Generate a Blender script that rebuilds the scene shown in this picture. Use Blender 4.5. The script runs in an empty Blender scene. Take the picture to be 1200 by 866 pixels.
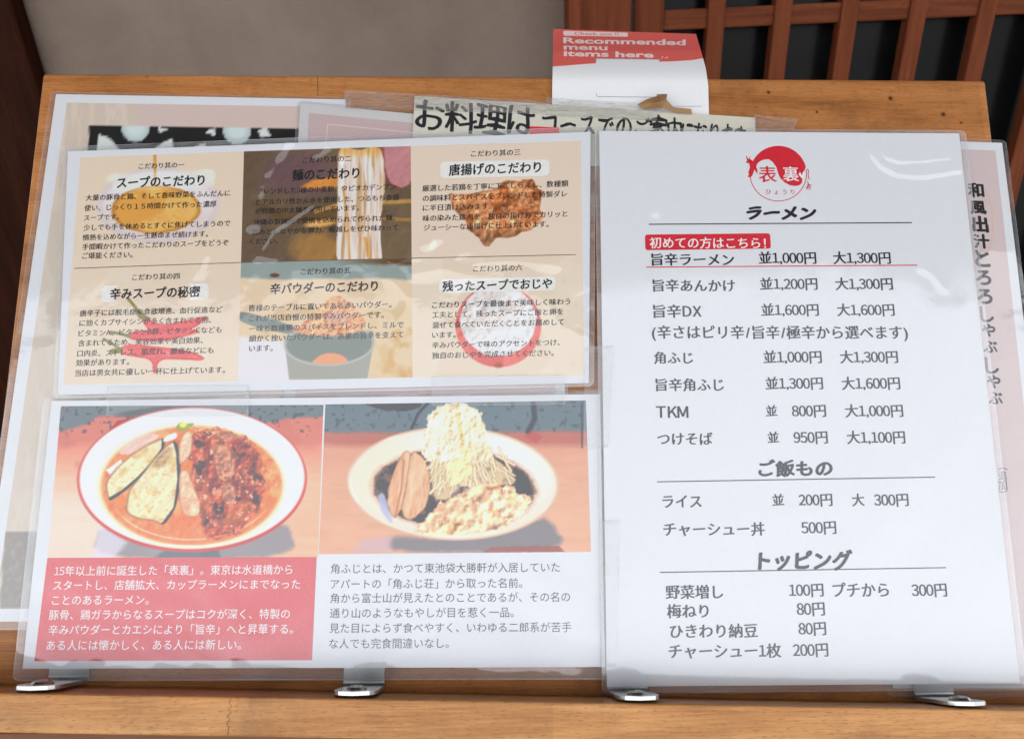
import bpy, math, random
import numpy as np
from mathutils import Matrix, Vector

random.seed(7)
SC = bpy.context.scene
COL = SC.collection
rad = math.radians

# ------------------------------------------------------------------ camera, world, sun, exposure
F = 800.0                                   # focal length in pixels of a 1200 x 866 frame
R = np.array([[0.9996230948757331, 0.0009462775057205502, 0.027436704429346648],
              [-0.005223038790273327, 0.9877069567089137, 0.1562295987788847],
              [-0.026951587278979748, -0.15631401801405453, 0.9873396273397348]])   # stand axes -> camera axes
CAM = np.array([-57.717, 102.496, 359.945])  # camera in stand axes: u right, v up the board, w off the board (mm)
G = np.array([0.058, -0.829, -0.557]); G /= np.linalg.norm(G)                        # straight down, in stand axes
Zs = -G
Xs = np.array([1.0, 0, 0]); Xs = Xs - Xs.dot(Zs) * Zs; Xs /= np.linalg.norm(Xs)
Ys = np.cross(Zs, Xs)
BR = np.stack([Xs, Ys, Zs])                 # stand axes -> world axes
ORI = np.array([0.0, 0.0, 0.95])            # stand origin (metres)
BM = Matrix([list(BR[i]) + [ORI[i]] for i in range(3)] + [[0, 0, 0, 1]])
CW = ORI + BR @ CAM * 0.001

cam_data = bpy.data.cameras.new('camera')
cam = bpy.data.objects.new('camera', cam_data); COL.objects.link(cam)
CR = BR @ R.T
cam.matrix_world = Matrix([list(CR[i]) + [CW[i]] for i in range(3)] + [[0, 0, 0, 1]])
cam_data.sensor_fit = 'HORIZONTAL'; cam_data.sensor_width = 36.0; cam_data.lens = F / 1200 * 36
cam_data.clip_start = 0.01; cam_data.clip_end = 300
cam_data.dof.use_dof = True; cam_data.dof.focus_distance = 0.37; cam_data.dof.aperture_fstop = 11
SC.camera = cam

SUN_EL, SUN_AZ = rad(62), rad(25)
w = bpy.data.worlds.new('World'); SC.world = w; w.use_nodes = True
nt = w.node_tree; nt.nodes.clear()
sky = nt.nodes.new('ShaderNodeTexSky'); sky.sky_type = 'NISHITA'; sky.sun_disc = False
sky.sun_elevation = SUN_EL; sky.sun_rotation = SUN_AZ
sky.air_density = 1.0; sky.dust_density = 2.0; sky.ozone_density = 1.0
hs = nt.nodes.new('ShaderNodeHueSaturation'); hs.inputs['Saturation'].default_value = 0.18
bgn = nt.nodes.new('ShaderNodeBackground'); bgn.inputs['Strength'].default_value = 0.15
wo = nt.nodes.new('ShaderNodeOutputWorld')
nt.links.new(sky.outputs[0], hs.inputs['Color']); nt.links.new(hs.outputs[0], bgn.inputs['Color']); nt.links.new(bgn.outputs[0], wo.inputs['Surface'])

sd = bpy.data.lights.new('sun', 'SUN'); sd.energy = 3.6; sd.angle = rad(0.6); sd.color = (1.0, 0.97, 0.93)
sun = bpy.data.objects.new('sun', sd); COL.objects.link(sun)
# high behind the shop: the stand stands in open shade under the eave
sdir = Vector((math.sin(SUN_AZ) * math.cos(SUN_EL), math.cos(SUN_AZ) * math.cos(SUN_EL), math.sin(SUN_EL)))
sun.rotation_euler = sdir.to_track_quat('Z', 'Y').to_euler()
sun.location = (0, -3, 6)

SC.view_settings.view_transform = 'Standard'; SC.view_settings.look = 'None'
SC.view_settings.gamma = 1.0; SC.view_settings.exposure = 2.03
SC.cycles.transparent_max_bounces = 24
SC.cycles.max_bounces = 8
SC.cycles.caustics_reflective = False
SC.cycles.use_denoising = True

# ------------------------------------------------------------------ mapping helpers
def bp(x, y, wv=0.0):
    """point of the plane w = wv (mm off the board) seen at photo position x, y -> u, v in mm"""
    x = np.asarray(x, float); y = np.asarray(y, float)
    d = np.stack([(x - 600) / F, (433 - y) / F, -np.ones_like(x)], -1) @ R
    s = (wv - CAM[2]) / d[..., 2]
    return CAM[0] + s * d[..., 0], CAM[1] + s * d[..., 1]

def B3(x, y, wv=0.0):
    u, v = bp(x, y, wv)
    return np.stack([u, v, np.broadcast_to(np.asarray(wv, float), u.shape)], -1)

def pv(x, y, Y):
    """world point on the upright plane at depth Y"""
    d = CR @ np.array([(x - 600) / F, (433 - y) / F, -1.0])
    return CW + d * ((Y - CW[1]) / d[1])

def lin(c):
    c = np.asarray(c, float)
    return np.where(c <= 0.04045, c / 12.92, ((c + 0.055) / 1.055) ** 2.4)

def L(r, g, b):
    return tuple(lin(np.array([r, g, b]) / 255.0)) + (1.0,)

# ------------------------------------------------------------------ materials
def mat(name):
    m = bpy.data.materials.new(name); m.use_nodes = True
    nt = m.node_tree
    p = nt.nodes['Principled BSDF']
    return m, nt, p

def node(nt, kind, **kw):
    n = nt.nodes.new(kind)
    for k, v in kw.items():
        if k in n.inputs: n.inputs[k].default_value = v
        else: setattr(n, k, v)
    return n

def coords(nt, scale=(1, 1, 1), rot=(0, 0, 0), loc=(0, 0, 0)):
    t = nt.nodes.new('ShaderNodeTexCoord'); mp = nt.nodes.new('ShaderNodeMapping')
    mp.inputs['Scale'].default_value = scale; mp.inputs['Rotation'].default_value = rot; mp.inputs['Location'].default_value = loc
    nt.links.new(t.outputs['Object'], mp.inputs['Vector'])
    return mp.outputs[0]

def mixc(nt, a, b, fac, blend='MIX'):
    n = nt.nodes.new('ShaderNodeMix'); n.data_type = 'RGBA'; n.blend_type = blend
    for s, v in ((0, fac), (6, a), (7, b)):
        if hasattr(v, 'is_output'): nt.links.new(v, n.inputs[s])
        else: n.inputs[s].default_value = v
    return n.outputs[2]

def mathn(nt, op, a, b=None, clamp=False):
    n = nt.nodes.new('ShaderNodeMath'); n.operation = op; n.use_clamp = clamp
    for i, v in enumerate((a, b)):
        if v is None: continue
        if hasattr(v, 'is_output'): nt.links.new(v, n.inputs[i])
        else: n.inputs[i].default_value = v
    return n.outputs[0]

def ramp(nt, fac, stops):
    n = nt.nodes.new('ShaderNodeValToRGB'); e = n.color_ramp.elements
    while len(e) < len(stops): e.new(0.5)
    for i, (p, c) in enumerate(stops): e[i].position = p; e[i].color = c
    nt.links.new(fac, n.inputs[0]); return n.outputs[0]

def wood(name, dark, mid, light, axis=0, rough=0.5, lam=None, knots=(), seed=0.0, fine=1.0, dirt=0.0, spec=0.3, pores=0.6):
    """grain runs along the object axis; lam = (length, height) of glued lamellae in metres"""
    m, nt, p = mat(name)
    st = [60.0, 60.0, 60.0]; st[axis] = 3.0
    v = coords(nt, tuple(st), loc=(seed, seed * 1.7, seed * .3))
    n1 = node(nt, 'ShaderNodeTexNoise', Scale=1.0, Detail=6.0, Roughness=0.6, Distortion=0.6); nt.links.new(v, n1.inputs['Vector'])
    sf = [900.0 * fine, 900.0 * fine, 900.0 * fine]; sf[axis] = 40.0 * fine
    v2 = coords(nt, tuple(sf), loc=(seed, 0, 0))
    n2 = node(nt, 'ShaderNodeTexNoise', Scale=1.0, Detail=3.0, Roughness=0.6); nt.links.new(v2, n2.inputs['Vector'])
    sw = [16.0, 16.0, 16.0]; sw[axis] = 1.6
    v3 = coords(nt, tuple(sw), loc=(seed * 3, 1, 2))
    n3 = node(nt, 'ShaderNodeTexNoise', Scale=1.0, Detail=2.0, Distortion=0.4); nt.links.new(v3, n3.inputs['Vector'])
    rings = mathn(nt, 'SINE', mathn(nt, 'MULTIPLY', n3.outputs[0], 55.0))
    rings = mathn(nt, 'ADD', mathn(nt, 'MULTIPLY', rings, 0.35), 0.5)
    f = mathn(nt, 'ADD', mathn(nt, 'MULTIPLY', n1.outputs[0], 0.50), mathn(nt, 'MULTIPLY', rings, 0.13))
    f = mathn(nt, 'ADD', f, mathn(nt, 'MULTIPLY', n2.outputs[0], 0.42))
    c = ramp(nt, f, [(0.30, dark), (0.52, mid), (0.78, light)])
    if lam:
        bv = coords(nt, (1, 1, 1), loc=(seed, 0, 0))
        br = nt.nodes.new('ShaderNodeTexBrick'); br.inputs['Scale'].default_value = 1.0
        br.inputs['Brick Width'].default_value = lam[0]; br.inputs['Row Height'].default_value = lam[1]
        br.inputs['Mortar Size'].default_value = 0.0; br.offset = 0.37
        br.inputs['Color1'].default_value = (1.08, 1.05, 1.0, 1); br.inputs['Color2'].default_value = (0.84, 0.80, 0.76, 1)
        nt.links.new(bv, br.inputs['Vector'])
        c = mixc(nt, c, br.outputs[0], 0.8, 'MULTIPLY')
    for (kx, ky, kr) in knots:
        t = nt.nodes.new('ShaderNodeTexCoord')
        d = nt.nodes.new('ShaderNodeVectorMath'); d.operation = 'DISTANCE'
        sx = nt.nodes.new('ShaderNodeVectorMath'); sx.operation = 'MULTIPLY'; sx.inputs[1].default_value = (1, 1, 0)
        nt.links.new(t.outputs['Object'], sx.inputs[0]); nt.links.new(sx.outputs[0], d.inputs[0]); d.inputs[1].default_value = (kx, ky, 0)
        k = mathn(nt, 'SUBTRACT', 1.0, mathn(nt, 'DIVIDE', d.outputs['Value'], kr), True)
        c = mixc(nt, c, (0.035, 0.012, 0.004, 1), mathn(nt, 'MULTIPLY', k, 1.3, True))
    # pores: short dark flecks along the grain
    sp = [1500.0, 1500.0, 1500.0]; sp[axis] = 260.0
    v5 = coords(nt, tuple(sp), loc=(seed * 2, 5, 3)); n5 = node(nt, 'ShaderNodeTexNoise', Scale=1.0, Detail=1.0); nt.links.new(v5, n5.inputs['Vector'])
    c = mixc(nt, c, dark, ramp(nt, n5.outputs[0], [(0.58, (0, 0, 0, 1)), (0.72, (pores,) * 3 + (1,))]))
    if dirt:
        v4 = coords(nt, (25, 25, 25), loc=(seed * 5, 3, 1))
        n4 = node(nt, 'ShaderNodeTexNoise', Scale=1.0, Detail=5.0, Roughness=0.7); nt.links.new(v4, n4.inputs['Vector'])
        df = ramp(nt, n4.outputs[0], [(0.5, (0, 0, 0, 1)), (0.72, (dirt,) * 3 + (1,))])
        c = mixc(nt, c, (0.05, 0.022, 0.01, 1), df)
    nt.links.new(c, p.inputs['Base Color'])
    p.inputs['Roughness'].default_value = rough; p.inputs['Specular IOR Level'].default_value = spec
    b = node(nt, 'ShaderNodeBump', Strength=0.25, Distance=0.0004)
    nt.links.new(f, b.inputs['Height']); nt.links.new(b.outputs[0], p.inputs['Normal'])
    return m

def paper_mat(name, col, fleck=0.02, rough=0.65):
    m, nt, p = mat(name)
    v = coords(nt, (350, 350, 350))
    n = node(nt, 'ShaderNodeTexNoise', Scale=1.0, Detail=4.0); nt.links.new(v, n.inputs['Vector'])
    c = mixc(nt, col, tuple(x * (1 - 3 * fleck) for x in col[:3]) + (1,), n.outputs[0])
    nt.links.new(c, p.inputs['Base Color']); p.inputs['Roughness'].default_value = rough
    return m

def ink(name, col, rough=0.55):
    m, nt, p = mat(name)
    v = coords(nt, (900, 900, 900))
    n = node(nt, 'ShaderNodeTexNoise', Scale=1.0, Detail=2.0); nt.links.new(v, n.inputs['Vector'])
    c = mixc(nt, col, tuple(min(1, x * 1.35 + .004) for x in col[:3]) + (1,), n.outputs[0])
    nt.links.new(c, p.inputs['Base Color']); p.inputs['Roughness'].default_value = rough
    return m

def print_mat(name='printed_picture_ink'):
    m, nt, p = mat(name)
    a = nt.nodes.new('ShaderNodeAttribute'); a.attribute_name = 'print'
    v = coords(nt, (1500, 1500, 1500))
    n = node(nt, 'ShaderNodeTexNoise', Scale=1.0, Detail=2.0); nt.links.new(v, n.inputs['Vector'])
    k = ramp(nt, n.outputs[0], [(0.3, (0.985, 0.985, 0.985, 1)), (0.7, (1.01, 1.01, 1.01, 1))])
    c = mixc(nt, a.outputs['Color'], k, 1.0, 'MULTIPLY')
    nt.links.new(c, p.inputs['Base Color']); p.inputs['Roughness'].default_value = 0.5
    return m

def film_mat(name, ior=1.62, rough=0.07, bumps=((9, 0.5, 0.009), (24, 0.35, 0.0016), (90, 0.3, 0.0004)), tint=(1, 1, 1, 1), crinkle=0.0, milk_col=(0.72, 0.75, 0.76, 1), seed=0.0):
    """clear plastic film: see-through, with a Fresnel gloss; attribute 'milk' makes it milky at sealed edges and paints their highlight"""
    m, nt, p = mat(name); nt.nodes.remove(p)
    out = nt.nodes['Material Output']
    tr = node(nt, 'ShaderNodeBsdfTransparent', Color=tint)
    gl = node(nt, 'ShaderNodeBsdfGlossy', Roughness=rough)
    df = node(nt, 'ShaderNodeBsdfDiffuse', Color=milk_col)
    f0 = 1.75 * ((ior - 1) / (ior + 1)) ** 2          # both faces of the film
    prev = None
    for i, (sc, stn, dist) in enumerate(bumps):
        v = coords(nt, (sc, sc, sc), loc=(seed + i, seed * 2, 0))
        n = node(nt, 'ShaderNodeTexNoise', Scale=1.0, Detail=2.5, Roughness=0.5, Distortion=0.8); nt.links.new(v, n.inputs['Vector'])
        b = node(nt, 'ShaderNodeBump', Strength=stn, Distance=dist)
        nt.links.new(n.outputs[0], b.inputs['Height'])
        if prev: nt.links.new(prev, b.inputs['Normal'])
        prev = b.outputs[0]
    if crinkle:
        v = coords(nt, (90, 330, 120), rot=(0, 0, .15), loc=(seed, 0, 0))
        vo = node(nt, 'ShaderNodeTexNoise', Scale=1.0, Detail=4.0, Roughness=0.65, Distortion=1.6); nt.links.new(v, vo.inputs['Vector'])
        b = node(nt, 'ShaderNodeBump', Strength=crinkle, Distance=0.003); nt.links.new(vo.outputs[0], b.inputs['Height'])
        nt.links.new(prev, b.inputs['Normal']); prev = b.outputs[0]
    nt.links.new(prev, gl.inputs['Normal'])
    ge = nt.nodes.new('ShaderNodeNewGeometry'); dt = nt.nodes.new('ShaderNodeVectorMath'); dt.operation = 'DOT_PRODUCT'
    nt.links.new(ge.outputs['Incoming'], dt.inputs[0]); nt.links.new(prev, dt.inputs[1])
    sch = mathn(nt, 'POWER', mathn(nt, 'SUBTRACT', 1.0, mathn(nt, 'ABSOLUTE', dt.outputs['Value']), True), 5.0)
    fr = mathn(nt, 'ADD', mathn(nt, 'MULTIPLY', sch, 1 - f0), f0, True)
    at = nt.nodes.new('ShaderNodeAttribute'); at.attribute_name = 'milk'
    vm = coords(nt, (25, 50, 30), loc=(seed, 4, 0))
    nm = node(nt, 'ShaderNodeTexNoise', Scale=1.0, Detail=4.0, Roughness=0.6); nt.links.new(vm, nm.inputs['Vector'])
    mv = mathn(nt, 'MULTIPLY', at.outputs['Fac'], ramp(nt, nm.outputs[0], [(0.3, (0.5,) * 3 + (1,)), (0.7, (1.25,) * 3 + (1,))]), True)
    m1 = nt.nodes.new('ShaderNodeMixShader'); nt.links.new(mv, m1.inputs[0]); nt.links.new(tr.outputs[0], m1.inputs[1]); nt.links.new(df.outputs[0], m1.inputs[2])
    m2 = nt.nodes.new('ShaderNodeMixShader'); nt.links.new(fr, m2.inputs[0]); nt.links.new(m1.outputs[0], m2.inputs[1]); nt.links.new(gl.outputs[0], m2.inputs[2])
    nt.links.new(m2.outputs[0], out.inputs['Surface'])
    return m

M = {}
M['board'] = wood('orange_board_wood', (0.19, 0.062, 0.016, 1), (0.43, 0.172, 0.052, 1), (0.60, 0.275, 0.100, 1), 0, 0.42, lam=(0.42, 0.037), seed=1.3,
                  knots=[(0.100, 0.322, .0016), (0.1713, 0.3195, .002), (0.1275, .3103, .0012), (0.2015, .310, .002), (0.2115, .305, .0012), (-0.02, .3215, .0012)], dirt=0.4)
M['ledge'] = wood('ledge_wood', (0.25, 0.09, 0.022, 1), (0.49, 0.225, 0.070, 1), (0.70, 0.38, 0.155, 1), 0, 0.38, lam=(0.37, 0.3), seed=4.1, dirt=0.3)
M['stand'] = wood('stand_wood', (0.10, 0.035, 0.012, 1), (0.16, 0.06, 0.02, 1), (0.2, 0.08, 0.03, 1), 0, 0.5, seed=2.0)
M['post'] = wood('dark_post_wood', (0.010, 0.003, 0.0015, 1), (0.026, 0.007, 0.003, 1), (0.048, 0.014, 0.006, 1), 2, 0.6, seed=6.0, fine=.4, spec=.04)
M['stile'] = wood('red_brown_door_wood', (0.085, 0.022, 0.010, 1), (0.165, 0.045, 0.019, 1), (0.23, 0.070, 0.032, 1), 2, 0.6, seed=8.0, fine=.4, spec=.05)
M['rail'] = wood('red_brown_rail_wood', (0.09, 0.024, 0.011, 1), (0.165, 0.047, 0.021, 1), (0.23, 0.072, 0.034, 1), 0, 0.6, seed=9.0, fine=.4, spec=.05)
M['paper'] = paper_mat('white_paper', (0.80, 0.81, 0.84, 1))
M['cream'] = paper_mat('cream_paper', (0.62, 0.59, 0.49, 1), 0.05)
M['pinkpaper'] = paper_mat('pale_pink_print', (0.62, 0.46, 0.45, 1))
M['peach'] = paper_mat('pale_peach_print', (0.70, 0.565, 0.555, 1))
M['redcard'] = paper_mat('red_card_print', (0.74, 0.12, 0.10, 1))
M['cardwhite'] = paper_mat('card_white', (0.82, 0.81, 0.81, 1))
M['kraft'] = paper_mat('kraft_paper', (0.34, 0.185, 0.075, 1), 0.08)
M['black'] = ink('black_ink', (0.007, 0.006, 0.009, 1))
M['soft'] = ink('dark_grey_ink', (0.030, 0.032, 0.036, 1))
M['red'] = ink('red_ink', (0.58, 0.008, 0.022, 1))
M['redbox'] = ink('red_panel_ink', (0.62, 0.085, 0.095, 1))
M['white'] = ink('white_ink', (0.80, 0.80, 0.80, 1))
M['pinkwhite'] = ink('pale_ink', (0.74, 0.58, 0.56, 1))
M['pill'] = ink('pale_heading_ink', (0.76, 0.735, 0.69, 1))
M['orange'] = ink('pale_orange_ink', (0.70, 0.40, 0.25, 1))
M['grey'] = ink('thin_grey_ink', (0.25, 0.25, 0.32, 1))
M['print'] = print_mat()
M['film'] = film_mat('clear_laminate', seed=1.0)
M['film2'] = film_mat('clear_laminate_menu', seed=5.0, rough=0.10, bumps=((5, 0.5, 0.012), (18, 0.3, 0.0014), (80, 0.25, 0.0003)))
M['film3'] = film_mat('clear_laminate_photo', seed=9.0)
M['tape'] = film_mat('clear_tape', ior=1.5, rough=0.12, seed=3.0, milk_col=(0.62, 0.62, 0.58, 1))
M['crinkle'] = film_mat('crinkled_clear_tape', ior=1.6, rough=0.1, seed=7.0, crinkle=0.9, milk_col=(0.62, 0.58, 0.55, 1))
m, nt, p = mat('brushed_steel'); p.inputs['Metallic'].default_value = 1.0; p.inputs['Base Color'].default_value = (0.60, 0.61, 0.60, 1); p.inputs['Roughness'].default_value = 0.28
v = coords(nt, (900, 60, 60)); n = node(nt, 'ShaderNodeTexNoise', Scale=1.0, Detail=3.0); nt.links.new(v, n.inputs['Vector'])
nt.links.new(ramp(nt, n.outputs[0], [(0.3, (0.3,) * 3 + (1,)), (0.7, (0.42,) * 3 + (1,))]), p.inputs['Roughness']); M['steel'] = m
m2_, nt, p = mat('dull_screw_steel'); p.inputs['Metallic'].default_value = 1.0; p.inputs['Roughness'].default_value = 0.35
v = coords(nt, (400, 400, 400)); n = node(nt, 'ShaderNodeTexNoise', Scale=1.0, Detail=3.0); nt.links.new(v, n.inputs['Vector'])
nt.links.new(ramp(nt, n.outputs[0], [(0.35, (0.20, 0.17, 0.13, 1)), (0.65, (0.42, 0.42, 0.40, 1))]), p.inputs['Base Color']); M['screw'] = m2_
m, nt, p = mat('grey_plaster'); v = coords(nt, (7, 7, 7)); n = node(nt, 'ShaderNodeTexNoise', Scale=1.0, Detail=8.0, Roughness=0.65); nt.links.new(v, n.inputs['Vector'])
nt.links.new(ramp(nt, n.outputs[0], [(0.3, (0.168, 0.122, 0.093, 1)), (0.74, (0.275, 0.208, 0.164, 1))]), p.inputs['Base Color']); p.inputs['Roughness'].default_value = 0.9
v = coords(nt, (160, 160, 160)); n2 = node(nt, 'ShaderNodeTexNoise', Scale=1.0, Detail=4.0); nt.links.new(v, n2.inputs['Vector'])
b = node(nt, 'ShaderNodeBump', Strength=0.5, Distance=0.002); nt.links.new(n2.outputs[0], b.inputs['Height']); nt.links.new(b.outputs[0], p.inputs['Normal']); M['plaster'] = m
m, nt, p = mat('dark_glass'); v = coords(nt, (3, 3, 8)); n = node(nt, 'ShaderNodeTexNoise', Scale=1.0, Detail=4.0); nt.links.new(v, n.inputs['Vector'])
nt.links.new(ramp(nt, n.outputs[0], [(0.4, (0.003, 0.003, 0.0035, 1)), (0.75, (0.011, 0.0105, 0.010, 1))]), p.inputs['Base Color']); p.inputs['Roughness'].default_value = 0.2; p.inputs['Specular IOR Level'].default_value = 0.12; M['glass'] = m
m, nt, p = mat('concrete_paving'); v = coords(nt, (6, 6, 6)); n = node(nt, 'ShaderNodeTexNoise', Scale=1.0, Detail=8.0); nt.links.new(v, n.inputs['Vector'])
nt.links.new(ramp(nt, n.outputs[0], [(0.3, (0.14, 0.137, 0.132, 1)), (0.7, (0.21, 0.206, 0.20, 1))]), p.inputs['Base Color']); p.inputs['Roughness'].default_value = 0.9; M['paving'] = m

# ------------------------------------------------------------------ object helpers
def mesh_obj(name, V, Fc, material, parent=None, mw=None, smooth=False, attrs=None):
    """V in metres, in the axes of the thing"""
    me = bpy.data.meshes.new(name)
    me.from_pydata(np.asarray(V).tolist(), [], Fc)
    me.materials.append(material)
    if attrs:
        for k, a in attrs.items():
            a = np.asarray(a, np.float32)
            if a.ndim == 1:
                at = me.attributes.new(k, 'FLOAT', 'POINT'); at.data.foreach_set('value', a)
            else:
                at = me.color_attributes.new(k, 'FLOAT_COLOR', 'POINT'); at.data.foreach_set('color', a.ravel())
    if smooth: me.polygons.foreach_set('use_smooth', [True] * len(me.polygons))
    me.update()
    o = bpy.data.objects.new(name, me); COL.objects.link(o)
    if parent: o.parent = parent
    elif mw is not None: o.matrix_world = mw
    return o

def tag(o, label=None, cat=None, group=None, kind=None):
    if label: o['label'] = label
    if cat: o['category'] = cat
    if group: o['group'] = group
    if kind: o['kind'] = kind
    return o

def stand_empty(name, c):
    """an Empty on the board at c (mm, stand axes)"""
    o = bpy.data.objects.new(name, None); COL.objects.link(o)
    o.empty_display_size = 0.02
    o.matrix_world = BM @ Matrix.Translation(Vector([x * 0.001 for x in c]))
    return o

def world_empty(name, loc):
    o = bpy.data.objects.new(name, None); COL.objects.link(o); o.empty_display_size = 0.05
    o.matrix_world = Matrix.Translation(Vector(loc)); return o

def grid_faces(nx, ny):
    i, j = np.meshgrid(np.arange(nx - 1), np.arange(ny - 1))
    a = (j * nx + i).ravel()
    return np.stack([a, a + 1, a + 1 + nx, a + nx], 1).tolist()

def box_vf(lo, hi):
    (a, b, c), (d, e, f) = lo, hi
    V = [(a, b, c), (d, b, c), (d, e, c), (a, e, c), (a, b, f), (d, b, f), (d, e, f), (a, e, f)]
    return V, [(0, 3, 2, 1), (4, 5, 6, 7), (0, 1, 5, 4), (1, 2, 6, 5), (2, 3, 7, 6), (3, 0, 4, 7)]

def bevel(o, wd, seg=2):
    b = o.modifiers.new('bevel', 'BEVEL'); b.width = wd; b.segments = seg; b.limit_method = 'ANGLE'
    return o

def hexa_vf(front, back):
    """eight corners: front quad and back quad, same order"""
    return list(front) + list(back), [(0, 1, 2, 3), (7, 6, 5, 4), (0, 4, 5, 1), (1, 5, 6, 2), (2, 6, 7, 3), (3, 7, 4, 0)]

# ------------------------------------------------------------------ the setting
YW = 0.50
V, Fc = box_vf((-30, -40, -0.2), (30, 8, 0)); tag(mesh_obj('pavement', V, Fc, M['paving']), kind='structure')
# roof overhang above the shop front: it keeps the high sky off the stand
V, Fc = box_vf((-4, -0.77, 2.13), (4, 3.0, 2.25)); e = mesh_obj('eave', V, Fc, M['post']); tag(e, kind='structure')

# plaster wall between post and door
x0 = pv(20, 20, YW)[0]; x1 = pv(668, 20, YW)[0]
V, Fc = box_vf((x0 - .3, YW, 0), (x1 + .01, YW + .12, 2.12)); wl = mesh_obj('plaster_wall', V, Fc, M['plaster'])
tag(wl, 'grey brown plaster wall behind the wooden menu stand', 'wall')
# dark post at the left edge
YP = 0.475
pl = pv(-240, 42, YP)[0]; pr = pv(43, 42, YW)[0]
V, Fc = box_vf((pl, YP, 0), (pr, YW - .003, 2.12)); po = mesh_obj('wooden_post', V, Fc, M['post'])
bevel(po, .003); tag(po, 'dark brown wooden post at the left of the menu stand', 'post')

# lattice door
zt = 2.05
door = world_empty('lattice_door', (pv(900, 20, YW)[0], YW, 0)); tag(door, 'red brown wooden lattice door with dark glass panes behind the stand', 'door')
D0 = np.array(door.matrix_world.translation)
def dpart(name, lo, hi, material, bv=.0015):
    V, Fc = box_vf(lo, hi)
    o = mesh_obj(name, np.array(V) - D0, Fc, material, door)
    return bevel(o, bv)
def zpx(y, x, Y): return pv(x, y, Y)[2]
def xpx(x, Y, y=45): return pv(x, y, Y)[0]
YD = 0.49
dpart('stile', (xpx(666, YD - .03), YD - .03, 0.03), (xpx(739, YD - .03), YD + .05, zt), M['stile'])
dpart('stile', (xpx(739, YD) + .002, YD - .004, 0.03), (xpx(776, YD), YD + .04, zt), M['stile'])
ends = [848, 925, 1002, 1081, 1161, 1243, 1328, 1416]
for xr in ends:
    dpart('lattice_bar', (xpx(xr - 20, YD), YD, 0.35), (xpx(xr, YD), YD + .014, zt - .08), M['stile'])
xl = xpx(776, YD) + .001; xrr = xpx(1500, YD)
zc = zpx(14, 1000, YD)
hz = abs(zpx(3, 1000, YD) - zpx(27, 1000, YD)) / 2
for dz in (0.0, 0.33, -0.33):
    dpart('lattice_rail', (xl, YD + .003, zc + dz - hz), (xrr, YD + .012, zc + dz + hz), M['rail'])
dpart('bottom_rail', (xl, YD - .002, 0.03), (xrr, YD + .03, 0.345), M['rail'])
dpart('top_rail', (xl, YD - .002, zt - .079), (xrr, YD + .03, zt), M['rail'])
dpart('glass_pane', (xl - .004, YD + .026, 0.30), (xrr, YD + .031, zt - .02), M['glass'], .0005)

# ------------------------------------------------------------------ the menu stand
SD = np.array([-40.0, 150.0, 0.0]); stand = stand_empty('menu_stand', SD)
tag(stand, 'sloping orange wooden menu stand with a ledge along its foot', 'menu stand')
def spart(name, V, Fc, material, bv=0.8, origin_zero=False):
    o = mesh_obj(name, (np.array(V, float) - SD) * .001, Fc, material, stand)
    if bv: bevel(o, bv * .001, 3)
    return o
# the board itself; its own axes keep the stand origin so that the grain and knots sit where they should
tl = bp(50, 86); tr = bp(1153, 94)
vtl = tl[1]; vtr = tr[1]
front = [(-312, -19, 0), (229, -19, 0), (229, float(vtr), 0), (-312, float(vtl), 0)]
back = [(a, b, -22) for a, b, _ in front]
Vb, Fb = hexa_vf(front, back)
panel = mesh_obj('panel', np.array(Vb) * .001, Fb, M['board'], stand); panel.location = Vector(-SD * .001); bevel(panel, .0018, 3)
Va, Fa = hexa_vf([(-316, -75, -1.5), (233, -75, -1.5), (233, -20, -1.5), (-316, -20, -1.5)], [(-316, -75, -22), (233, -75, -22), (233, -20, -22), (-316, -20, -22)])
spart('shadow_gap_board', Va, Fa, M['stand'])  # dark board added to stand for the shadowed gap below the ledge
# ledge: a gutter strip that rises a little towards the reader
def ledge_pt(x, y, wv): u, v = bp(x, y, wv); return np.array([float(u), float(v), wv])
def at_u(p, q, u): t = (u - p[0]) / (q[0] - p[0]); return p + t * (q - p)
kb = (ledge_pt(0, 801, .2), ledge_pt(1100, 822.5, .2))
kf = (ledge_pt(0, 811.5, 30), ledge_pt(1100, 829.5, 30))
kd = (ledge_pt(0, 859, 30), ledge_pt(1100, 877, 30))
UL, UR = -330, 262
b0, b1 = at_u(*kb, UL), at_u(*kb, UR); f0, f1 = at_u(*kf, UL), at_u(*kf, UR); d0, d1 = at_u(*kd, UL), at_u(*kd, UR)
bd0 = d0.copy(); bd0[2] = .2; bd1 = d1.copy(); bd1[2] = .2
Vl, Fl = hexa_vf([f0, b0, bd0, d0], [f1, b1, bd1, d1])
Fl = [tuple(reversed(f)) for f in Fl]
ledge = mesh_obj('ledge', np.array(Vl) * .001, Fl, M['ledge'], stand); ledge.location = Vector(-SD * .001); bevel(ledge, .0012, 3)
def ledge_top(u, wv):
    t = wv / 30.0
    return (1 - t) * at_u(*kb, u)[1] + t * at_u(*kf, u)[1]
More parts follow.
